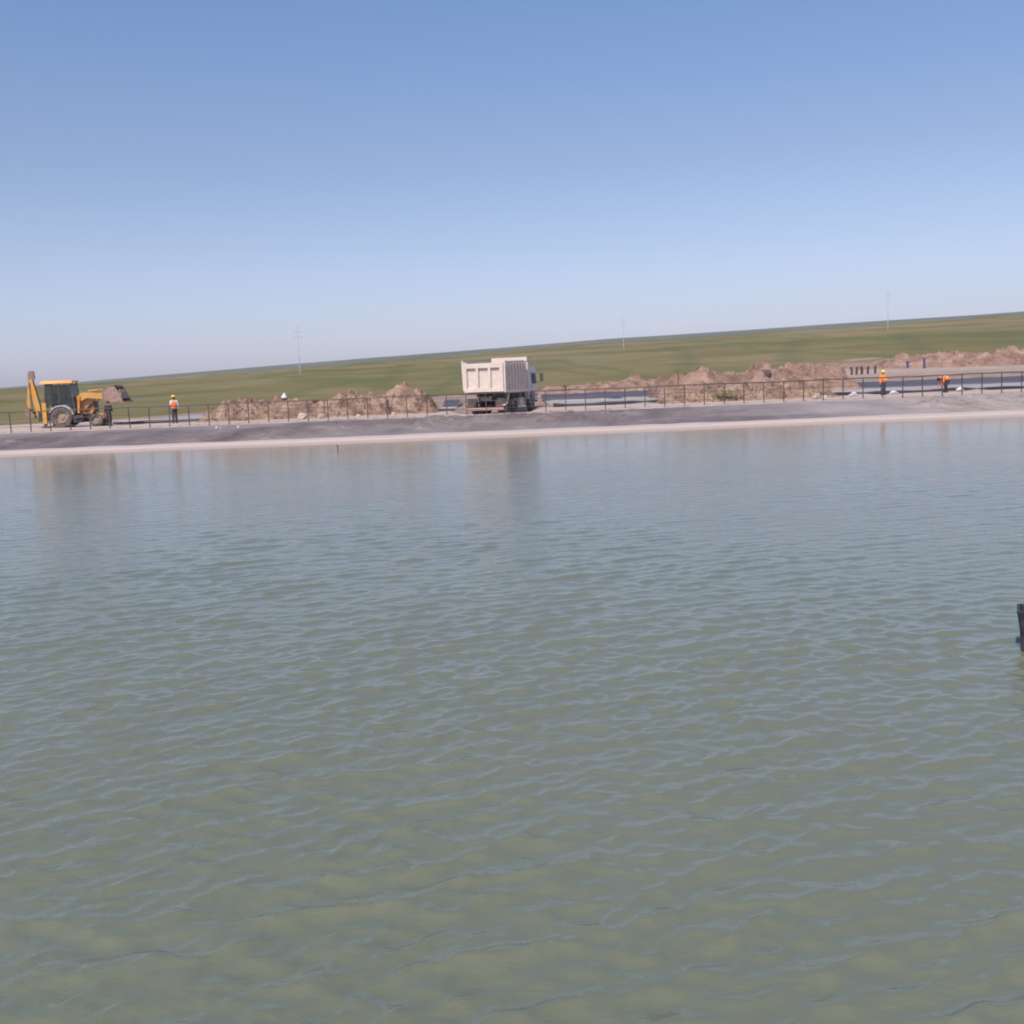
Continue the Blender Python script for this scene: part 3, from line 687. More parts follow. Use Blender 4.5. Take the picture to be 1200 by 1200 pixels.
# ------------------------------------------------------------------ backhoe loader
def backhoe():
    x = Xof(76, 68.2); e = empty('backhoe_loader', (x, 68.2, tz(x, 68.2)), R(6), label='yellow backhoe loader with a dusty raised bucket standing behind the fence on the left', cat='backhoe loader')
    # wheels
    def wheel(cx, cy, r, wd):
        s_ = 1 if cy > 0 else -1
        t = MB(); t.lathe([(-wd/2, r*.55), (-wd/2, r*.86), (-wd*.42, r*.97), (wd*.42, r*.97), (wd/2, r*.86), (wd/2, r*.55)], (0,0,0), 'Y', 36)
        for j in range(22):
            a_ = 2*math.pi*j/22
            for sgn in (-1, 1):
                p0 = Vector((math.cos(a_)*r*.985, sgn*wd*.02, math.sin(a_)*r*.985)); a2 = a_+.16
                p1 = Vector((math.cos(a2)*r*.965, sgn*wd*.47, math.sin(a2)*r*.965)); t.bar(p0, p1, .045, .05, up=p0)
        w_ = empty('wheel', (cx, cy, r)); w_.parent = e
        t.build('tyre', 'tyre_rubber', w_, smooth=True)
        MB().lathe([(-wd*.3, 0.001), (-wd*.32, r*.2), (-wd*.2, r*.28), (-wd*.18, r*.5), (-wd*.42, r*.57), (wd*.42, r*.57), (wd*.2, r*.5), (wd*.2, .001)], (0,0,0), 'Y', 28).build('rim', 'rim_tan', w_, smooth=True)
    for cy in (-.82, .82): wheel(0, cy, .66, .42); wheel(2.04, cy, .40, .28)
    # chassis, fenders
    k = MB(); k.box((.55, 0, .62), (3.6, .62, .32), bev=.03).box((2.04, 0, .42), (.2, 1.4, .16)).box((0, 0, .66), (.26, 1.3, .26)); k.build('chassis', 'dark_metal', e)
    for cy in (-.72, .72): MB().box((.95, cy, .50), (.62, .38, .46), bev=.04).build('side_tank', 'dark_metal', e)
    for zz in (.34, .58): MB().box((1.0, -.98, zz), (.34, .14, .03)).build('step', 'dark_metal', e)
    for cy in (-.82, .82):
        prof_ = [(math.cos(a_)*.78+0, .66+math.sin(a_)*.74) for a_ in [R(t) for t in range(12, 160, 8)]]
        MB().sheet(prof_, cy-.25, cy+.25, .07).build('fender', 'fender_grey', e, smooth=True)
    # cab
    k = MB()
    A = [(-1.02, 1.28), (-.92, 2.72)]; B = [(.78, .9), (.62, 2.72)]; M_ = [(-.1, 1.45), (-.12, 2.72)]
    for cy in (-.72, .72):
        for (p, q_) in (A, B, M_): k.bar((p[0], cy, p[1]), (q_[0], cy*.93, q_[1]), .075, .075)
        k.bar((-1.02, cy, 1.28), (-.62, cy, 1.34), .06); k.bar((.76, cy, .95), (.62, cy, .9), .06)
    for xx, zz in ((-.92, 2.70), (.62, 2.70)): k.bar((xx, -.7, zz), (xx, .7, zz), .07)
    k.box((.18, 0, .98), (1.2, 1.36, .26), bev=.03)
    k.build('cab_frame', 'dark_metal', e)
    for cy in (-.7, .7):
        k = MB(); k.prism([(-1.0, 1.36), (-.14, 1.5), (-.14, 2.68), (-.92, 2.68)], cy-.008, cy+.008); k.build('side_window', 'glass_dark', e)
        k = MB(); k.prism([(-.07, 1.44), (.35, 1.42), (.62, 1.1), (.74, 1.0), (.60, 2.68), (-.07, 2.68)], cy-.008, cy+.008); k.build('door_glass', 'glass_dark', e)
    MB().add([(.78, -.66, 1.1), (.78, .66, 1.1), (.63, .62, 2.66), (.63, -.62, 2.66)], [(0,1,2,3)]).build('windscreen', 'glass_dark', e)
    MB().add([(-1.0, -.66, 1.32), (-1.0, .66, 1.32), (-.93, .62, 2.66), (-.93, -.62, 2.66)], [(0,1,2,3)]).build('rear_window', 'glass_dark', e)
    rf = MB().box((-.22, 0, 2.84), (2.02, 1.62, .20), taper=(.93, .9), bev=.05).build('roof', 'roof_yellow', e, smooth=True)
    for cy in (-.55, .55): MB().box((.82, cy, 2.76), (.08, .2, .12), bev=.02).build('work_lamp', 'fender_grey', rf)
    st = MB().box((-.3, 0, 1.5), (.5, .5, .14), bev=.04).box((-.55, 0, 1.85), (.12, .48, .65), bev=.04).box((-.4, 0, 1.25), (.3, .3, .4)); st.build('seat', 'dark_metal', e)
    k = MB(); k.tube([(.55, 0, 1.1), (.38, 0, 1.75)], .03); k.lathe([(-.015, .15), (-.015, .18), (.015, .18), (.015, .15), (-.015, .15)], (.36, 0, 1.78), 'Z', 18); k.build('steering_wheel', 'dark_metal', e)
    # hood
    MB().prism([(.84, .82), (1.7, .80), (1.86, 1.0), (1.84, 1.62), (1.6, 1.84), (.84, 1.92)], -.44, .44).build('hood', 'machine_orange', e)
    MB().box((1.90, 0, 1.2), (.1, .72, .66), bev=.02).build('grille', 'dark_metal', e)
    MB().tube([(1.0, -.5, 1.7), (1.0, -.5, 2.45), (.93, -.5, 2.55)], .045).build('exhaust', 'dark_metal', e, smooth=True)
    MB().box((2.25, 0, .62), (.3, .7, .36), bev=.04).build('counterweight', 'machine_orange', e)
    # loader arms
    for cy in (-.62, .62):
        k = MB(); k.prism([(.95, 1.75), (1.15, 2.12), (1.5, 2.14), (2.75, 2.02), (2.95, 1.86), (2.85, 1.68), (1.5, 1.78), (1.2, 1.62)], cy-.07, cy+.07); k.build('loader_arm', 'machine_yellow', e)
        MB().bar((.98, cy, .85), (1.08, cy, 1.95), .14, .3, bev=.02).build('arm_tower', 'machine_orange', e)
        MB().tube([(1.3, cy*.86, .95), (1.75, cy*.86, 1.45)], .06).tube([(1.75, cy*.86, 1.45), (2.1, cy*.86, 1.84)], .035).build('lift_ram', 'dark_metal', e, smooth=True)
        MB().tube([(1.6, cy*.8, 2.22), (2.2, cy*.8, 2.26)], .05).tube([(2.2, cy*.8, 2.26), (2.85, cy*.8, 2.32)], .03).build('tilt_ram', 'machine_yellow', e, smooth=True)
    MB().bar((2.2, -.62, 1.9), (2.2, .62, 1.9), .12).build('arm_brace', 'machine_yellow', e)
    # bucket, tipped forward-down: a curved shell with side plates, lip and teeth
    bk = empty('bucket', (-.24, 0, -.14)); bk.parent = e
    shell = [(4.15, 1.62), (3.65, 1.66), (3.2, 1.62), (2.93, 1.78), (2.86, 2.08), (2.95, 2.42), (3.22, 2.60), (3.62, 2.62)]
    MB().sheet(shell, -1.1, 1.1, .05).build('shell', 'bucket_dirt', bk, smooth=True)
    for cy in (-1.1, 1.07): MB().prism([(4.05, 1.66), (3.2, 1.64), (2.95, 1.8), (2.89, 2.08), (2.98, 2.4), (3.24, 2.57), (3.6, 2.59), (3.9, 2.15)], cy, cy+.04).build('side_plate', 'bucket_dirt', bk)
    for j in range(8): y_ = -1.0+j*2.0/7; MB().prism([(4.1, 1.58), (4.28, 1.60), (4.1, 1.68)], y_-.05, y_+.05).build('tooth', 'dark_metal', bk)
    # earth heaped in the bucket
    n_ = 34; u = np.linspace(0, 1, n_); U, V = np.meshgrid(u, u)
    XX = 2.98 + U*1.05; YY = -1.04 + V*2.08; ed = np.minimum(np.minimum(U, 1-U), np.minimum(V, 1-V))*4
    ZZ = 1.8 + .72*np.clip(ed, 0, 1)**.6*(1-.35*U) + fbm(XX*5, YY*4, 4, 6)*.22*np.clip(ed*2, 0, 1)
    grid_obj('earth_load', XX, YY, ZZ, 'bucket_dirt', bk, smooth=False)
    # rear: king post frame, stabilisers, boom, dipper, bucket
    MB().box((-1.28, 0, .78), (.22, 1.75, .5), bev=.03).box((-1.5, 0, .75), (.32, .42, .62), bev=.04).build('rear_frame', 'dark_metal', e)
    for cy in (-.86, .86):
        sb = MB().box((-1.02, cy*1.02, .92), (.26, .2, 1.30), bev=.02).build('stabiliser', 'machine_yellow', e)
        MB().box((-1.02, cy*1.02, .20), (.18, .14, .2)).box((-1.02, cy*1.02, .07), (.42, .34, .06), bev=.01).build('foot_pad', 'dark_metal', sb)
    bm_ = MB()
    for cy in (-.13, .13): bm_.prism([(-1.50, .72), (-1.74, .62), (-1.80, 1.2), (-2.02, 2.4), (-2.06, 3.05), (-1.84, 3.1), (-1.70, 2.4), (-1.50, 1.35)], cy-.03, cy+.03)
    bm_.box((-1.80, 0, 1.9), (.06, .24, 1.4), Matrix.Rotation(R(-9), 3, 'Y'))
    bm_.build('boom', 'machine_yellow', e)
    k = MB(); k.prism([(-2.12, 2.55), (-2.10, 3.4), (-2.0, 3.62), (-1.74, 3.6), (-1.70, 3.2), (-1.86, 2.9), (-1.9, 2.6)], -.09, .09); k.build('dipper_head', 'steel_worn', e)
    k = MB(); k.prism([(-2.15, 2.75), (-1.96, 2.75), (-2.05, 1.8), (-2.12, 1.25), (-2.28, 1.2), (-2.30, 1.6)], -.09, .09); k.build('dipper', 'machine_yellow', e)
    MB().tube([(-2.0, -.2, 1.2), (-2.02, -.2, 2.1)], .06).tube([(-2.02, -.2, 2.1), (-2.02, -.2, 2.9)], .035).build('boom_ram', 'steel_worn', e, smooth=True)
    MB().tube([(-1.62, .2, .9), (-1.72, .2, 1.6)], .06).tube([(-1.72, .2, 1.6), (-1.82, .2, 2.2)], .035).build('lift_cylinder', 'dark_metal', e, smooth=True)
    rb = MB().sheet([(-2.30, 1.35), (-2.42, 1.1), (-2.36, .78), (-2.14, .62), (-1.86, .66), (-1.78, .9)], -.33, .33, .04).prism([(-2.28, 1.33), (-2.38, 1.08), (-2.32, .82), (-2.14, .67), (-1.9, .7), (-1.84, .9)], -.33, -.30).prism([(-2.28, 1.33), (-2.38, 1.08), (-2.32, .82), (-2.14, .67), (-1.9, .7), (-1.84, .9)], .30, .33)
    rb.build('digging_bucket', 'steel_worn', e)
    MB().tube([(-1.5, .1, 1.0), (-1.66, .12, 1.3), (-1.86, .12, 1.5), (-1.95, .14, 2.3)], .025, 6).build('hose', 'dark_metal', e, smooth=True)
backhoe()

# ------------------------------------------------------------------ dump truck (x right, y forward, origin under the tail)
def dump_truck():
    th = R(-19.5); Yt = 67.3
    corner = Xof(591, Yt)
    e = empty('dump_truck', (0, 0, 0), th, label='cream tipper truck with ribbed box seen from behind, parked behind the fence', cat='dump truck')
    ux = math.cos(th); uy = math.sin(th); hw = 1.33
    e.location = (corner - ux*hw, Yt - uy*hw, tz(corner, Yt))
    zb, zt, Lb = 1.46, 3.22, 4.9        # box floor, side top, length
    zr = .10                             # box floor is nearly level
    # box: walls with thickness
    box = empty('tipper_box', (0, 0, 0)); box.parent = e
    MB().box((0, Lb/2, zb+.05), (2.46, Lb-.1, .12)).build('box_floor', 'truck_cream', box)
    for s_ in (-1, 1):
        k = MB(); x_ = s_*1.24
        k.prism([(.10, zb), (Lb, zb), (Lb, zt+.22), (Lb-.9, zt+.08), (.10, zt)], x_-.03, x_+.03, 'YZ')
        side = k.build('side_wall', 'truck_cream', box)
        k = MB()
        for j in range(8):
            y_ = .48 + j*(Lb-.75)/7; k.prism([(y_-.09, zb+.02), (y_+.09, zb+.02), (y_+.09, zt-.06+.02*j), (y_-.09, zt-.06+.02*j)], x_+s_*.03, x_+s_*.15, 'YZ')
        k.build('side_rib', 'truck_cream', side)
        k = MB(); k.bar((x_+s_*.04, .1, zt+.02), (x_+s_*.04, Lb-.9, zt+.10), .20, .14, up=(1,0,0)); k.bar((x_+s_*.06, .1, zb+.0), (x_+s_*.06, Lb, zb+.0), .16, .16, up=(1,0,0))
        k.build('side_rail', 'truck_cream', side)
    # tailgate: slab with frame, three recessed panels
    k = MB(); k.box((0, .02, (zb+zt)/2-.02), (2.5, .05, zt-zb-.08)); tg = k.build('tailgate', 'truck_cream', box)
    k = MB()
    for xx, ww in ((-1.23, .20), (-.42, .17), (.40, .17), (1.20, .24)): k.box((xx, -.08, (zb+zt)/2), (ww, .16, zt-zb+.02), bev=.012)
    k.box((0, -.08, zt-.12), (2.6, .17, .30), bev=.012); k.box((0, -.07, zb+.12), (2.6, .15, .26), bev=.012)
    k.build('tailgate_frame', 'truck_cream', tg)
    # tall corner post on the left with its hinge, on the right up to the head
    k = MB(); k.prism([(-1.44, zb+.1), (-1.30, zb+.1), (-1.32, zt+.02), (-1.42, zt+.22), (-1.49, zt+.24), (-1.50, zt)], -.04, .10); k.build('corner_post', 'truck_cream', box)
    k = MB(); k.prism([(1.28, zb-.05), (1.42, zb-.05), (1.44, zt+.18), (1.30, zt+.18)], -.04, .12); k.build('corner_post', 'truck_cream', box)
    # headboard with cab guard
    MB().box((0, Lb-.04, (zb+zt+.42)/2), (2.5, .07, zt+.42-zb)).build('headboard', 'truck_cream', box)
    MB().box((0, Lb+.42, zt+.40), (2.46, .9, .06)).box((-1.2, Lb+.42, zt+.30), (.06, .9, .22)).box((1.2, Lb+.42, zt+.30), (.06, .9, .22)).build('cab_guard', 'truck_cream', box)
    # chassis
    k = MB()
    for s_ in (-1, 1): k.box((s_*.42, Lb/2+.7, 1.0), (.12, Lb+1.7, .30)); k.box((s_*.55, Lb/2, 1.29), (.14, Lb-.3, .26))
    for y_ in (.15, 1.5, 3.0, 4.4): k.box((0, y_, 1.0), (.86, .14, .2))
    k.build('chassis_frame', 'chassis_metal', e)
    def wheel(cx, cy, dual=False):
        w_ = empty('wheel', (cx, cy, .52)); w_.parent = e; s_ = 1 if cx > 0 else -1
        def ring(o_, wd):
            return [(o_-wd/2, .30), (o_-wd/2, .46), (o_-wd*.4, .515), (o_+wd*.4, .52), (o_+wd/2, .46), (o_+wd/2, .30)]
        t = MB(); t.lathe(ring(0, .29), (0,0,0), 'X', 32)
        if dual: t.lathe(ring(-s_*.33, .29), (0,0,0), 'X', 32)
        t.build('tyre', 'tyre_rubber', w_, smooth=True)
        q_ = MB(); q_.lathe([(-.12, .30), (s_*.10-.0, .29), (s_*.05, .2), (s_*.02, .12), (s_*.10, .1), (s_*.10, .001)], (0,0,0), 'X', 24)
        q_.build('rim', 'rim_tan' if not dual else 'chassis_metal', w_, smooth=True)
    for s_ in (-1, 1):
        for y_ in (1.0, 2.35): wheel(s_*1.05, y_, True)
        wheel(s_*1.05, Lb+1.0)
    # axles
    k = MB()
    for y_ in (1.0, 2.35, Lb+1.0): k.tube([(-1.0, y_, .52), (1.0, y_, .52)], .08)
    k.lathe([(-.16, .001), (-.14, .2), (.14, .2), (.16, .001)], (0, 1.0, .52), 'X', 16); k.build('axle', 'chassis_metal', e, smooth=True)
    # rear: underrun bar, lamps, mud flaps, tipping hinge
    bb = MB().box((-.02, -.12, .38), (2.56, .09, .17), bev=.015).build('rear_bumper', 'bumper_pale', e)
    MB().box((-.02, -.17, .345), (2.5, .02, .07)).build('reflector_strip', 'bumper_red', bb)
    for xx in (-.75, .75): MB().box((xx, -.05, .66), (.07, .07, .52)).build('bumper_bracket', 'chassis_metal', bb)
    for s_ in (-1, 1):
        MB().box((s_*1.0, -.13, .56), (.42, .08, .15), bev=.015).build('tail_lamp', 'lamp_red', e)
        MB().box((s_*.98, .22, .66), (.60, .025, .78)).build('mud_flap', 'dark_metal', e)
        MB().sheet([(.35, .95), (.6, 1.1), (1.0, 1.14), (1.68, 1.12), (2.35, 1.14), (2.8, 1.1), (3.0, .9)][::-1], 0, .6, .025)
        # fuel tank / tool box / side guard along the flank
    MB().box((1.02, 3.55, .72), (.5, .9, .52), bev=.05).build('fuel_tank', 'fender_grey', e)
    MB().box((-1.02, 3.55, .72), (.5, 1.0, .52), bev=.05).build('battery_box', 'dark_metal', e)
    MB().tube([(1.28, .1, .62), (1.30, .35, .66), (1.30, .75, 1.1), (1.30, .85, 1.45)], .045, 8).tube([(1.28, .1, .62), (.95, -.03, .56)], .045, 8).build('guard_pipe', 'truck_cream', e, smooth=True)
    MB().tube([(0, 1.7, .95), (0, 3.2, 1.15)], .12, 12).build('tipping_ram', 'chassis_metal', e, smooth=True)
    # cab
    y0 = Lb+.28; y1 = Lb+2.15
    cabp = [(y0, .62), (Lb+.40, .62), (Lb+.42, 1.0), (Lb+.75, 1.14), (Lb+1.3, 1.14), (Lb+1.6, .95), (Lb+1.65, .5), (y1, .5), (y1+.03, 1.35), (y1-.22, 2.55), (y1-.4, 2.78), (y0+.2, 2.84), (y0, 2.72)]
    cab = MB().prism([(a_, b_) for a_, b_ in cabp], -1.2, 1.2, 'YZ').build('cab', 'truck_cab', e); cab.location.z = .22
    for s_ in (-1, 1):
        x_ = s_*1.204
        dr = MB().prism([(Lb+.8, 1.2), (y1-.12, 1.2), (y1-.08, 1.45), (y1-.26, 2.4), (Lb+.8, 2.45)], x_, x_+s_*.012, 'YZ').build('door', 'truck_cab', cab)
        MB().prism([(Lb+.88, 1.62), (y1-.2, 1.62), (y1-.33, 2.34), (Lb+.88, 2.36)], x_+s_*.012, x_+s_*.02, 'YZ').build('window', 'glass_dark', dr)
        MB().box((x_+s_*.03, Lb+.95, 1.42), (.03, .16, .04)).build('handle', 'dark_metal', dr)
        mr = MB().box((s_*1.56, y1-.02, 2.05), (.22, .09, .58), bev=.03).build('mirror', 'dark_metal', cab)
        MB().tube([(s_*1.2, y1-.15, 2.42), (s_*1.52, y1-.02, 2.40), (s_*1.54, y1-.02, 2.3)], .02, 6).tube([(s_*1.2, y1-.1, 1.7), (s_*1.54, y1-.02, 1.78)], .02, 6).build('mirror_arm', 'dark_metal', mr)
        for xx, zz in ((1.05, .62), (1.1, .9)): MB().box((s_*xx, Lb+1.85, zz), (.3, .35, .05)).build('step', 'dark_metal', cab)
        MB().box((s_*.92, y1+.05, .82), (.36, .06, .2), bev=.02).build('headlight', 'fender_grey', cab)
    MB().add([(-1.08, y1+.01, 1.5), (1.08, y1+.01, 1.5), (1.04, y1-.17, 2.42), (-1.04, y1-.17, 2.42)], [(0,1,2,3)]).build('windscreen', 'glass_dark', cab)
    MB().box((0, y1+.05, .55), (2.36, .14, .3), bev=.04).build('front_bumper', 'dark_metal', cab)
    MB().tube([(.9, Lb+.14, .9), (.9, Lb+.14, 2.6)], .07, 10).build('exhaust', 'chassis_metal', e, smooth=True)
dump_truck()

# ------------------------------------------------------------------ people
def skin_obj(name, verts, edges, radii, m, parent, root=0, sub=2):
    me = bpy.data.meshes.new(name); me.from_pydata(verts, edges, []); o = bpy.data.objects.new(name, me); COL.objects.link(o)
    md = o.modifiers.new('skin', 'SKIN'); md.use_smooth_shade = True
    sk = me.skin_vertices[0].data
    for i, r in enumerate(radii):
        sk[i].radius = (r, r) if not isinstance(r, tuple) else r
        sk[i].use_root = (i == root)
    o.modifiers.new('sub', 'SUBSURF').levels = sub
    dg = bpy.context.evaluated_depsgraph_get(); dg.update()
    nm = bpy.data.meshes.new_from_object(o.evaluated_get(dg), depsgraph=dg)
    bpy.data.objects.remove(o); nm.name = name
    for p in nm.polygons: p.use_smooth = True
    nm.materials.clear(); nm.materials.append(MATS[m])
    q = bpy.data.objects.new(name, nm); COL.objects.link(q); q.parent = parent; return q
def chain(name, pts, radii, m, parent, sub=2):
    return skin_obj(name, pts, [(i, i+1) for i in range(len(pts)-1)], radii, m, parent, 0, sub)
def person(px, Y, hgt, rz, J, wear, label, dz=0):
    """J: joints in a 1.75 m frame, x right, y away from where the person faces (-y = front)"""
    x = Xof(px, Y); e = empty('person', (x, Y, tz(x, Y)+dz), rz, label=label, cat='person'); e.scale = (hgt/1.75,)*3
    D = dict(pel=(0,0,.93), sp=(0,0,1.12), ch=(0,.01,1.33), nk=(0,.01,1.48), hb=(0,0,1.57), ht=(0,-.01,1.67),
             sl=(-.18,.01,1.41), el=(-.24,.03,1.13), wl=(-.25,-.06,.88), fl=(-.25,-.09,.79), sr=(.18,.01,1.41), er=(.24,.03,1.13), wr=(.25,-.06,.88), fr=(.25,-.09,.79),
             hl=(-.09,0,.9), kl=(-.10,-.02,.5), al=(-.11,.03,.09), tl=(-.12,-.14,.035), hr=(.09,0,.9), kr=(.10,-.02,.5), ar=(.11,.03,.09), tr=(.12,-.14,.035))
    D.update(J); K = ['pel','sp','ch','nk','hb','ht','sl','el','wl','fl','sr','er','wr','fr','hl','kl','al','tl','hr','kr','ar','tr']
    rad = dict(pel=.10, sp=.10, ch=.135, nk=.052, hb=.105, ht=.095, sl=.058, el=.042, wl=.028, fl=.034, sr=.058, er=.042, wr=.028, fr=.034,
               hl=.068, kl=.055, al=.04, tl=.035, hr=.068, kr=.055, ar=.04, tr=.035)
    E = [('pel','sp'),('sp','ch'),('ch','nk'),('nk','hb'),('hb','ht'),('ch','sl'),('sl','el'),('el','wl'),('wl','fl'),('ch','sr'),('sr','er'),('er','wr'),('wr','fr'),
         ('pel','hl'),('hl','kl'),('kl','al'),('al','tl'),('pel','hr'),('hr','kr'),('kr','ar'),('ar','tr')]
    V = [Vector(D[k]) for k in K]
    body = skin_obj('body', V, [(K.index(a), K.index(b)) for a, b in E], [rad[k] for k in K], 'skin', e)
    d = {k: Vector(D[k]) for k in K}
    # fingers on each hand
    for s_, f_, w_, sg in (('l', 'fl', 'wl', -1), ('r', 'fr', 'wr', 1)):
        dr = (d[f_]-d[w_]).normalized(); k = MB(); side = Vector((0, 1, 0)).cross(dr).normalized() if abs(dr.y) < .9 else Vector((1, 0, 0)); fw = dr.cross(side)
        for j, ln in enumerate((.062, .07, .066, .052)):
            p = d[f_]-dr*.035+fw*(j-1.5)*.017; k.tube([p, p+dr*ln*.5, p+dr*ln*.9-side*sg*.018], [.009, .0085, .007], 6)
        p = d[w_]+dr*.0-fw*.015; k.tube([p, p+dr*.03-fw*.025, p+dr*.06-fw*.03], [.011, .01, .008], 6)
        k.build('fingers', wear.get('glove', 'skin'), body, smooth='all')
    # head details: face looks along -y of the head axis
    up = (d['ht']-d['hb']).normalized(); fr_ = Vector((0, -1, 0)); fr_ = (fr_ - up*fr_.dot(up)).normalized(); lt = up.cross(fr_)
    hc = d['hb'].lerp(d['ht'], .45)
    k = MB(); k.tube([hc+fr_*.07+up*.015, hc+fr_*.105-up*.02, hc+fr_*.08-up*.03], [.01, .014, .01], 6)
    for sg in (-1, 1): k.tube([hc+lt*sg*.082-up*.03, hc+lt*sg*.09, hc+lt*sg*.085+up*.025], [.01, .015, .01], 6)
    k.build('face', 'skin', body, smooth='all')
    k = MB(); 
    for sg in (-1, 1): k.tube([hc+fr_*.083+lt*sg*.024+up*.012, hc+fr_*.083+lt*sg*.04+up*.012], .007, 6)
    k.tube([hc+fr_*.083-lt*.022-up*.052, hc+fr_*.083+lt*.022-up*.052], .005, 6); k.build('eyes_and_mouth', 'hair_black', body, smooth='all')
    # clothing
    ax = (d['ch']-d['pel']).normalized()
    tr = skin_obj('trousers', [d['pel']+ax*.09, d['pel'], d['pel']+Vector((0,0,-.06)), d['hl'].lerp(d['kl'], .3), d['kl'], d['al']+Vector((0,0,.0)), d['hr'].lerp(d['kr'], .3), d['kr'], d['ar']+Vector((0,0,.0))], [(0,1),(1,2),(2,3),(3,4),(4,5),(2,6),(6,7),(7,8)],
                  [.15, .155, .14, .105, .085, .075, .105, .085, .075], wear['trousers'], e)
    for a_, t_ in (('al', 'tl'), ('ar', 'tr')):
        chain('boot', [d[a_]+Vector((0,.03,.05)), d[a_]+Vector((0,.01,-.03)), d[t_]+(d[t_]-d[a_])*Vector((.3,.3,0))], [.075, .07, .06], 'boot_black', e)
    def arm(s_, m, nm='sleeve'): chain(nm, [d['ch'].lerp(d['s'+s_], .35), d['s'+s_], d['s'+s_].lerp(d['e'+s_], .3), d['e'+s_], d['w'+s_]], [.10, .10, .08, .064, .052], m, e)
    arm('l', wear.get('sl', wear['top'])); arm('r', wear.get('sr', wear['top']))
    ax = (d['ch']-d['pel']).normalized()
    tor = skin_obj('jacket' if wear.get('jacket') else 'shirt', [d['pel']-ax*.13, d['sp'], d['ch'], d['ch'].lerp(d['nk'], .55), d['sl'], d['sr']], [(0,1),(1,2),(2,3),(2,4),(2,5)], [.175, .15, .165, .11, .105, .105], wear['top'], e)
    if wear.get('vest'):
        v = skin_obj('vest', [d['pel']-ax*.09, d['sp'], d['ch'], d['ch'].lerp(d['nk'], .4), d['ch'].lerp(d['sl'], .8), d['ch'].lerp(d['sr'], .8)], [(0,1),(1,2),(2,3),(2,4),(2,5)], [.185, .17, .185, .125, .115, .115], wear['vest'], e)
        par = v
    else: par = tor
    if wear.get('band'):
        c_ = d['sp']; rot = ax.to_track_quat('Z', 'Y').to_matrix().to_4x4(); k = MB()
        q_ = MB().lathe([(-.025, .172), (.025, .172), (.025, .176), (-.025, .176), (-.025, .172)], (0,0,0), 'Z', 24)
        k.add([Matrix.Translation(c_) @ rot @ Vector(p) for p in q_.v], q_.f); k.build('reflective_band', 'vest_band', par)
    q_ = MB().lathe([(-.12, .085), (-.07, .108), (-.01, .112), (.03, .10), (.07, .05), (.08, .001)], (0,0,0), 'Z', 20); rot = up.to_track_quat('Z', 'Y').to_matrix().to_4x4(); Mx = Matrix.Translation(d['ht']-fr_*.022) @ rot
    MB().add([Mx @ Vector(p) for p in q_.v], q_.f).build('hair', 'hair_black', e, smooth='all')
    if wear.get('helmet'):
        q_ = MB().lathe([(-.015, .152), (-.005, .155), (.005, .122), (.05, .118), (.09, .095), (.12, .055), (.13, .001)], (0,0,0), 'Z', 24)
        rot = up.to_track_quat('Z', 'Y').to_matrix().to_4x4(); Mx = Matrix.Translation(d['ht']+up*.0) @ rot
        MB().add([Mx @ Vector(p) for p in q_.v], q_.f).build('helmet', 'helmet_yellow', e, smooth='all')
    return e
# standing in profile, facing left, arm forward
person(203, 67.6, 1.72, R(-155), dict(er=(.2,-.1,1.16), wr=(.1,-.28,1.05), fr=(.08,-.34,1.03), kl=(-.10,-.10,.5), al=(-.11,-.05,.09), tl=(-.12,-.22,.04), ar=(.11,.12,.09), tr=(.12,-.04,.04)),
       dict(trousers='cloth_dark', top='shirt_white', sl='shirt_white', vest='vest_orange', helmet=1, band=1),
       'person in an orange vest, white sleeves and yellow helmet standing alone between loader and mound')
person(1035, 67.3, 1.55, R(12), dict(er=(.25,-.02,1.15), wr=(.12,-.2,1.04), fr=(.05,-.23,1.02)),
       dict(trousers='cloth_dark', top='jacket_orange', jacket=1, helmet=1, band=1, sl='jacket_orange'),
       'person in an orange jacket and yellow helmet standing upright behind the fence on the right', dz=-.02)
# bending forward, head to the left
person(1109, 67.4, 1.7, R(-80), dict(pel=(0,.12,.86), sp=(0,-.06,.98), ch=(0,-.27,1.02), nk=(0,-.42,.98), hb=(0,-.50,.93), ht=(0,-.58,.90),
        sl=(-.18,-.32,.98), el=(-.2,-.36,.70), wl=(-.14,-.46,.48), fl=(-.12,-.49,.40), sr=(.18,-.32,.98), er=(.2,-.34,.70), wr=(.14,-.44,.48), fr=(.12,-.47,.40),
        hl=(-.09,.12,.83), kl=(-.12,-.0,.47), al=(-.13,.06,.09), tl=(-.14,-.11,.035), hr=(.09,.12,.83), kr=(.12,-.08,.48), ar=(.13,-.02,.09), tr=(.14,-.19,.035)),
       dict(trousers='cloth_black', top='jacket_orange', jacket=1, vest='vest_orange', band=1),
       'person in an orange vest bending down over the sheet at the far right', dz=-.02)
person(126, 66.9, 1.55, R(40), dict(er=(.26,.04,1.13), wr=(.2,-.12,.98), fr=(.15,-.18,.96), kl=(-.11,-.06,.5)),
       dict(trousers='cloth_black', top='cloth_black'), 'person in black clothes standing by the front wheel of the yellow loader')

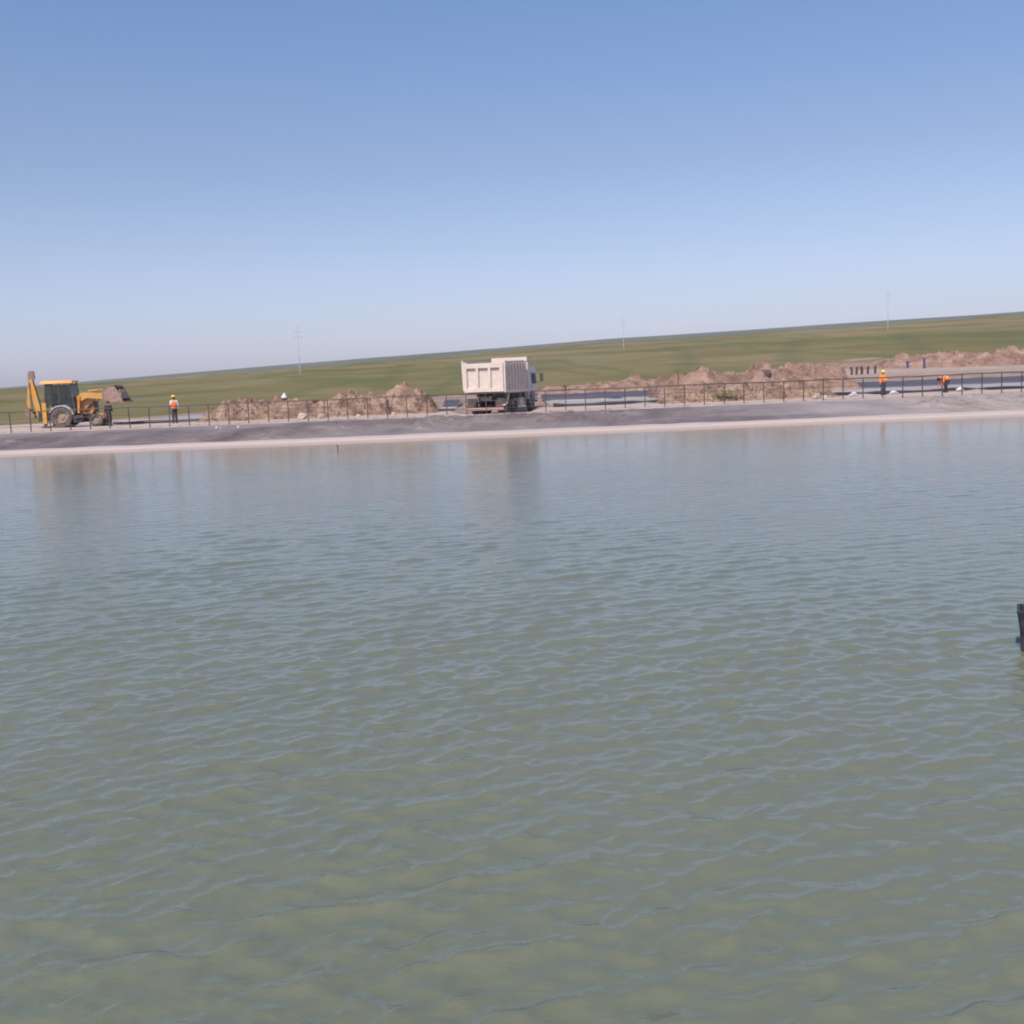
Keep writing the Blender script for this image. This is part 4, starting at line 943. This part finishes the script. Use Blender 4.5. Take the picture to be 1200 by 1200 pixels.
# ------------------------------------------------------------------ black float at the right edge of the water
x, z = at(1198, 765, 10.0)
yf = 9.6
for _ in range(3):
    for Y in np.arange(6, 16, .02):
        xx, zz = at(1193, 765, Y)
        if zz <= 0: break
    break
yf = float(Y); xl = at(1190.5, 765, yf)[0]
ht_ = at(1190, 707, yf)[1]*.82
ra = -math.atan2(xl, yf); e = empty('float_tank', (xl+.555*math.cos(ra)-.21*math.sin(ra), yf+.555*math.sin(ra)+.21*math.cos(ra), 0), ra, label='black plastic float tank standing in the water at the right edge', cat='tank')
k = MB(); n_ = 10
def rr(hw_, hd_, z, r=.05):
    P_ = []
    for cx, cy, a0 in ((hw_-r, hd_-r, 0), (-hw_+r, hd_-r, 90), (-hw_+r, -hd_+r, 180), (hw_-r, -hd_+r, 270)):
        for j in range(5): a_ = R(a0+j*22.5); P_.append((cx+r*math.cos(a_), cy+r*math.sin(a_), z))
    return P_
lv = [(.50, .16, -.35), (.51, .17, 0), (.525, .18, ht_*.5), (.545, .20, ht_*.88), (.555, .21, ht_*.97), (.555, .21, ht_), (.53, .185, ht_), (.52, .175, ht_*.9), (.50, .15, .05)]
vs = []; fs = []
for a_, b_, c_ in lv: vs += rr(a_, b_, c_)
m_ = 20
for i in range(len(lv)-1):
    for j in range(m_): fs.append((i*m_+j, i*m_+(j+1)%m_, (i+1)*m_+(j+1)%m_, (i+1)*m_+j))
fs.append(tuple(range((len(lv)-1)*m_, len(lv)*m_))); fs.append(tuple(reversed(range(m_))))
k.add(vs, fs); k.build('shell', 'plastic_black', e, smooth=True)
MB().tube([(.1, -.19, ht_*.8), (.1, -.25, ht_*.78), (.3, -.25, ht_*.78), (.3, -.19, ht_*.8)], .015, 8).build('handle', 'plastic_black', e, smooth=True)

# ------------------------------------------------------------------ haze: the air over the whole scene
k = MB().box((150, 1500, 110), (4300, 3900, 250)); hz_ = k.build('haze', 'pipe_black'); hz_.data.materials.clear()
m = bpy.data.materials.new('air'); m.use_nodes = True; n = m.node_tree; n.nodes.clear()
out = n.nodes.new('ShaderNodeOutputMaterial'); pv = n.nodes.new('ShaderNodeVolumePrincipled')
pv.inputs['Density'].default_value = .00015; pv.inputs['Color'].default_value = (.95, .92, 1, 1); pv.inputs['Anisotropy'].default_value = 0
n.links.new(pv.outputs[0], out.inputs['Volume']); hz_.data.materials.append(m); tag(hz_, kind='stuff')
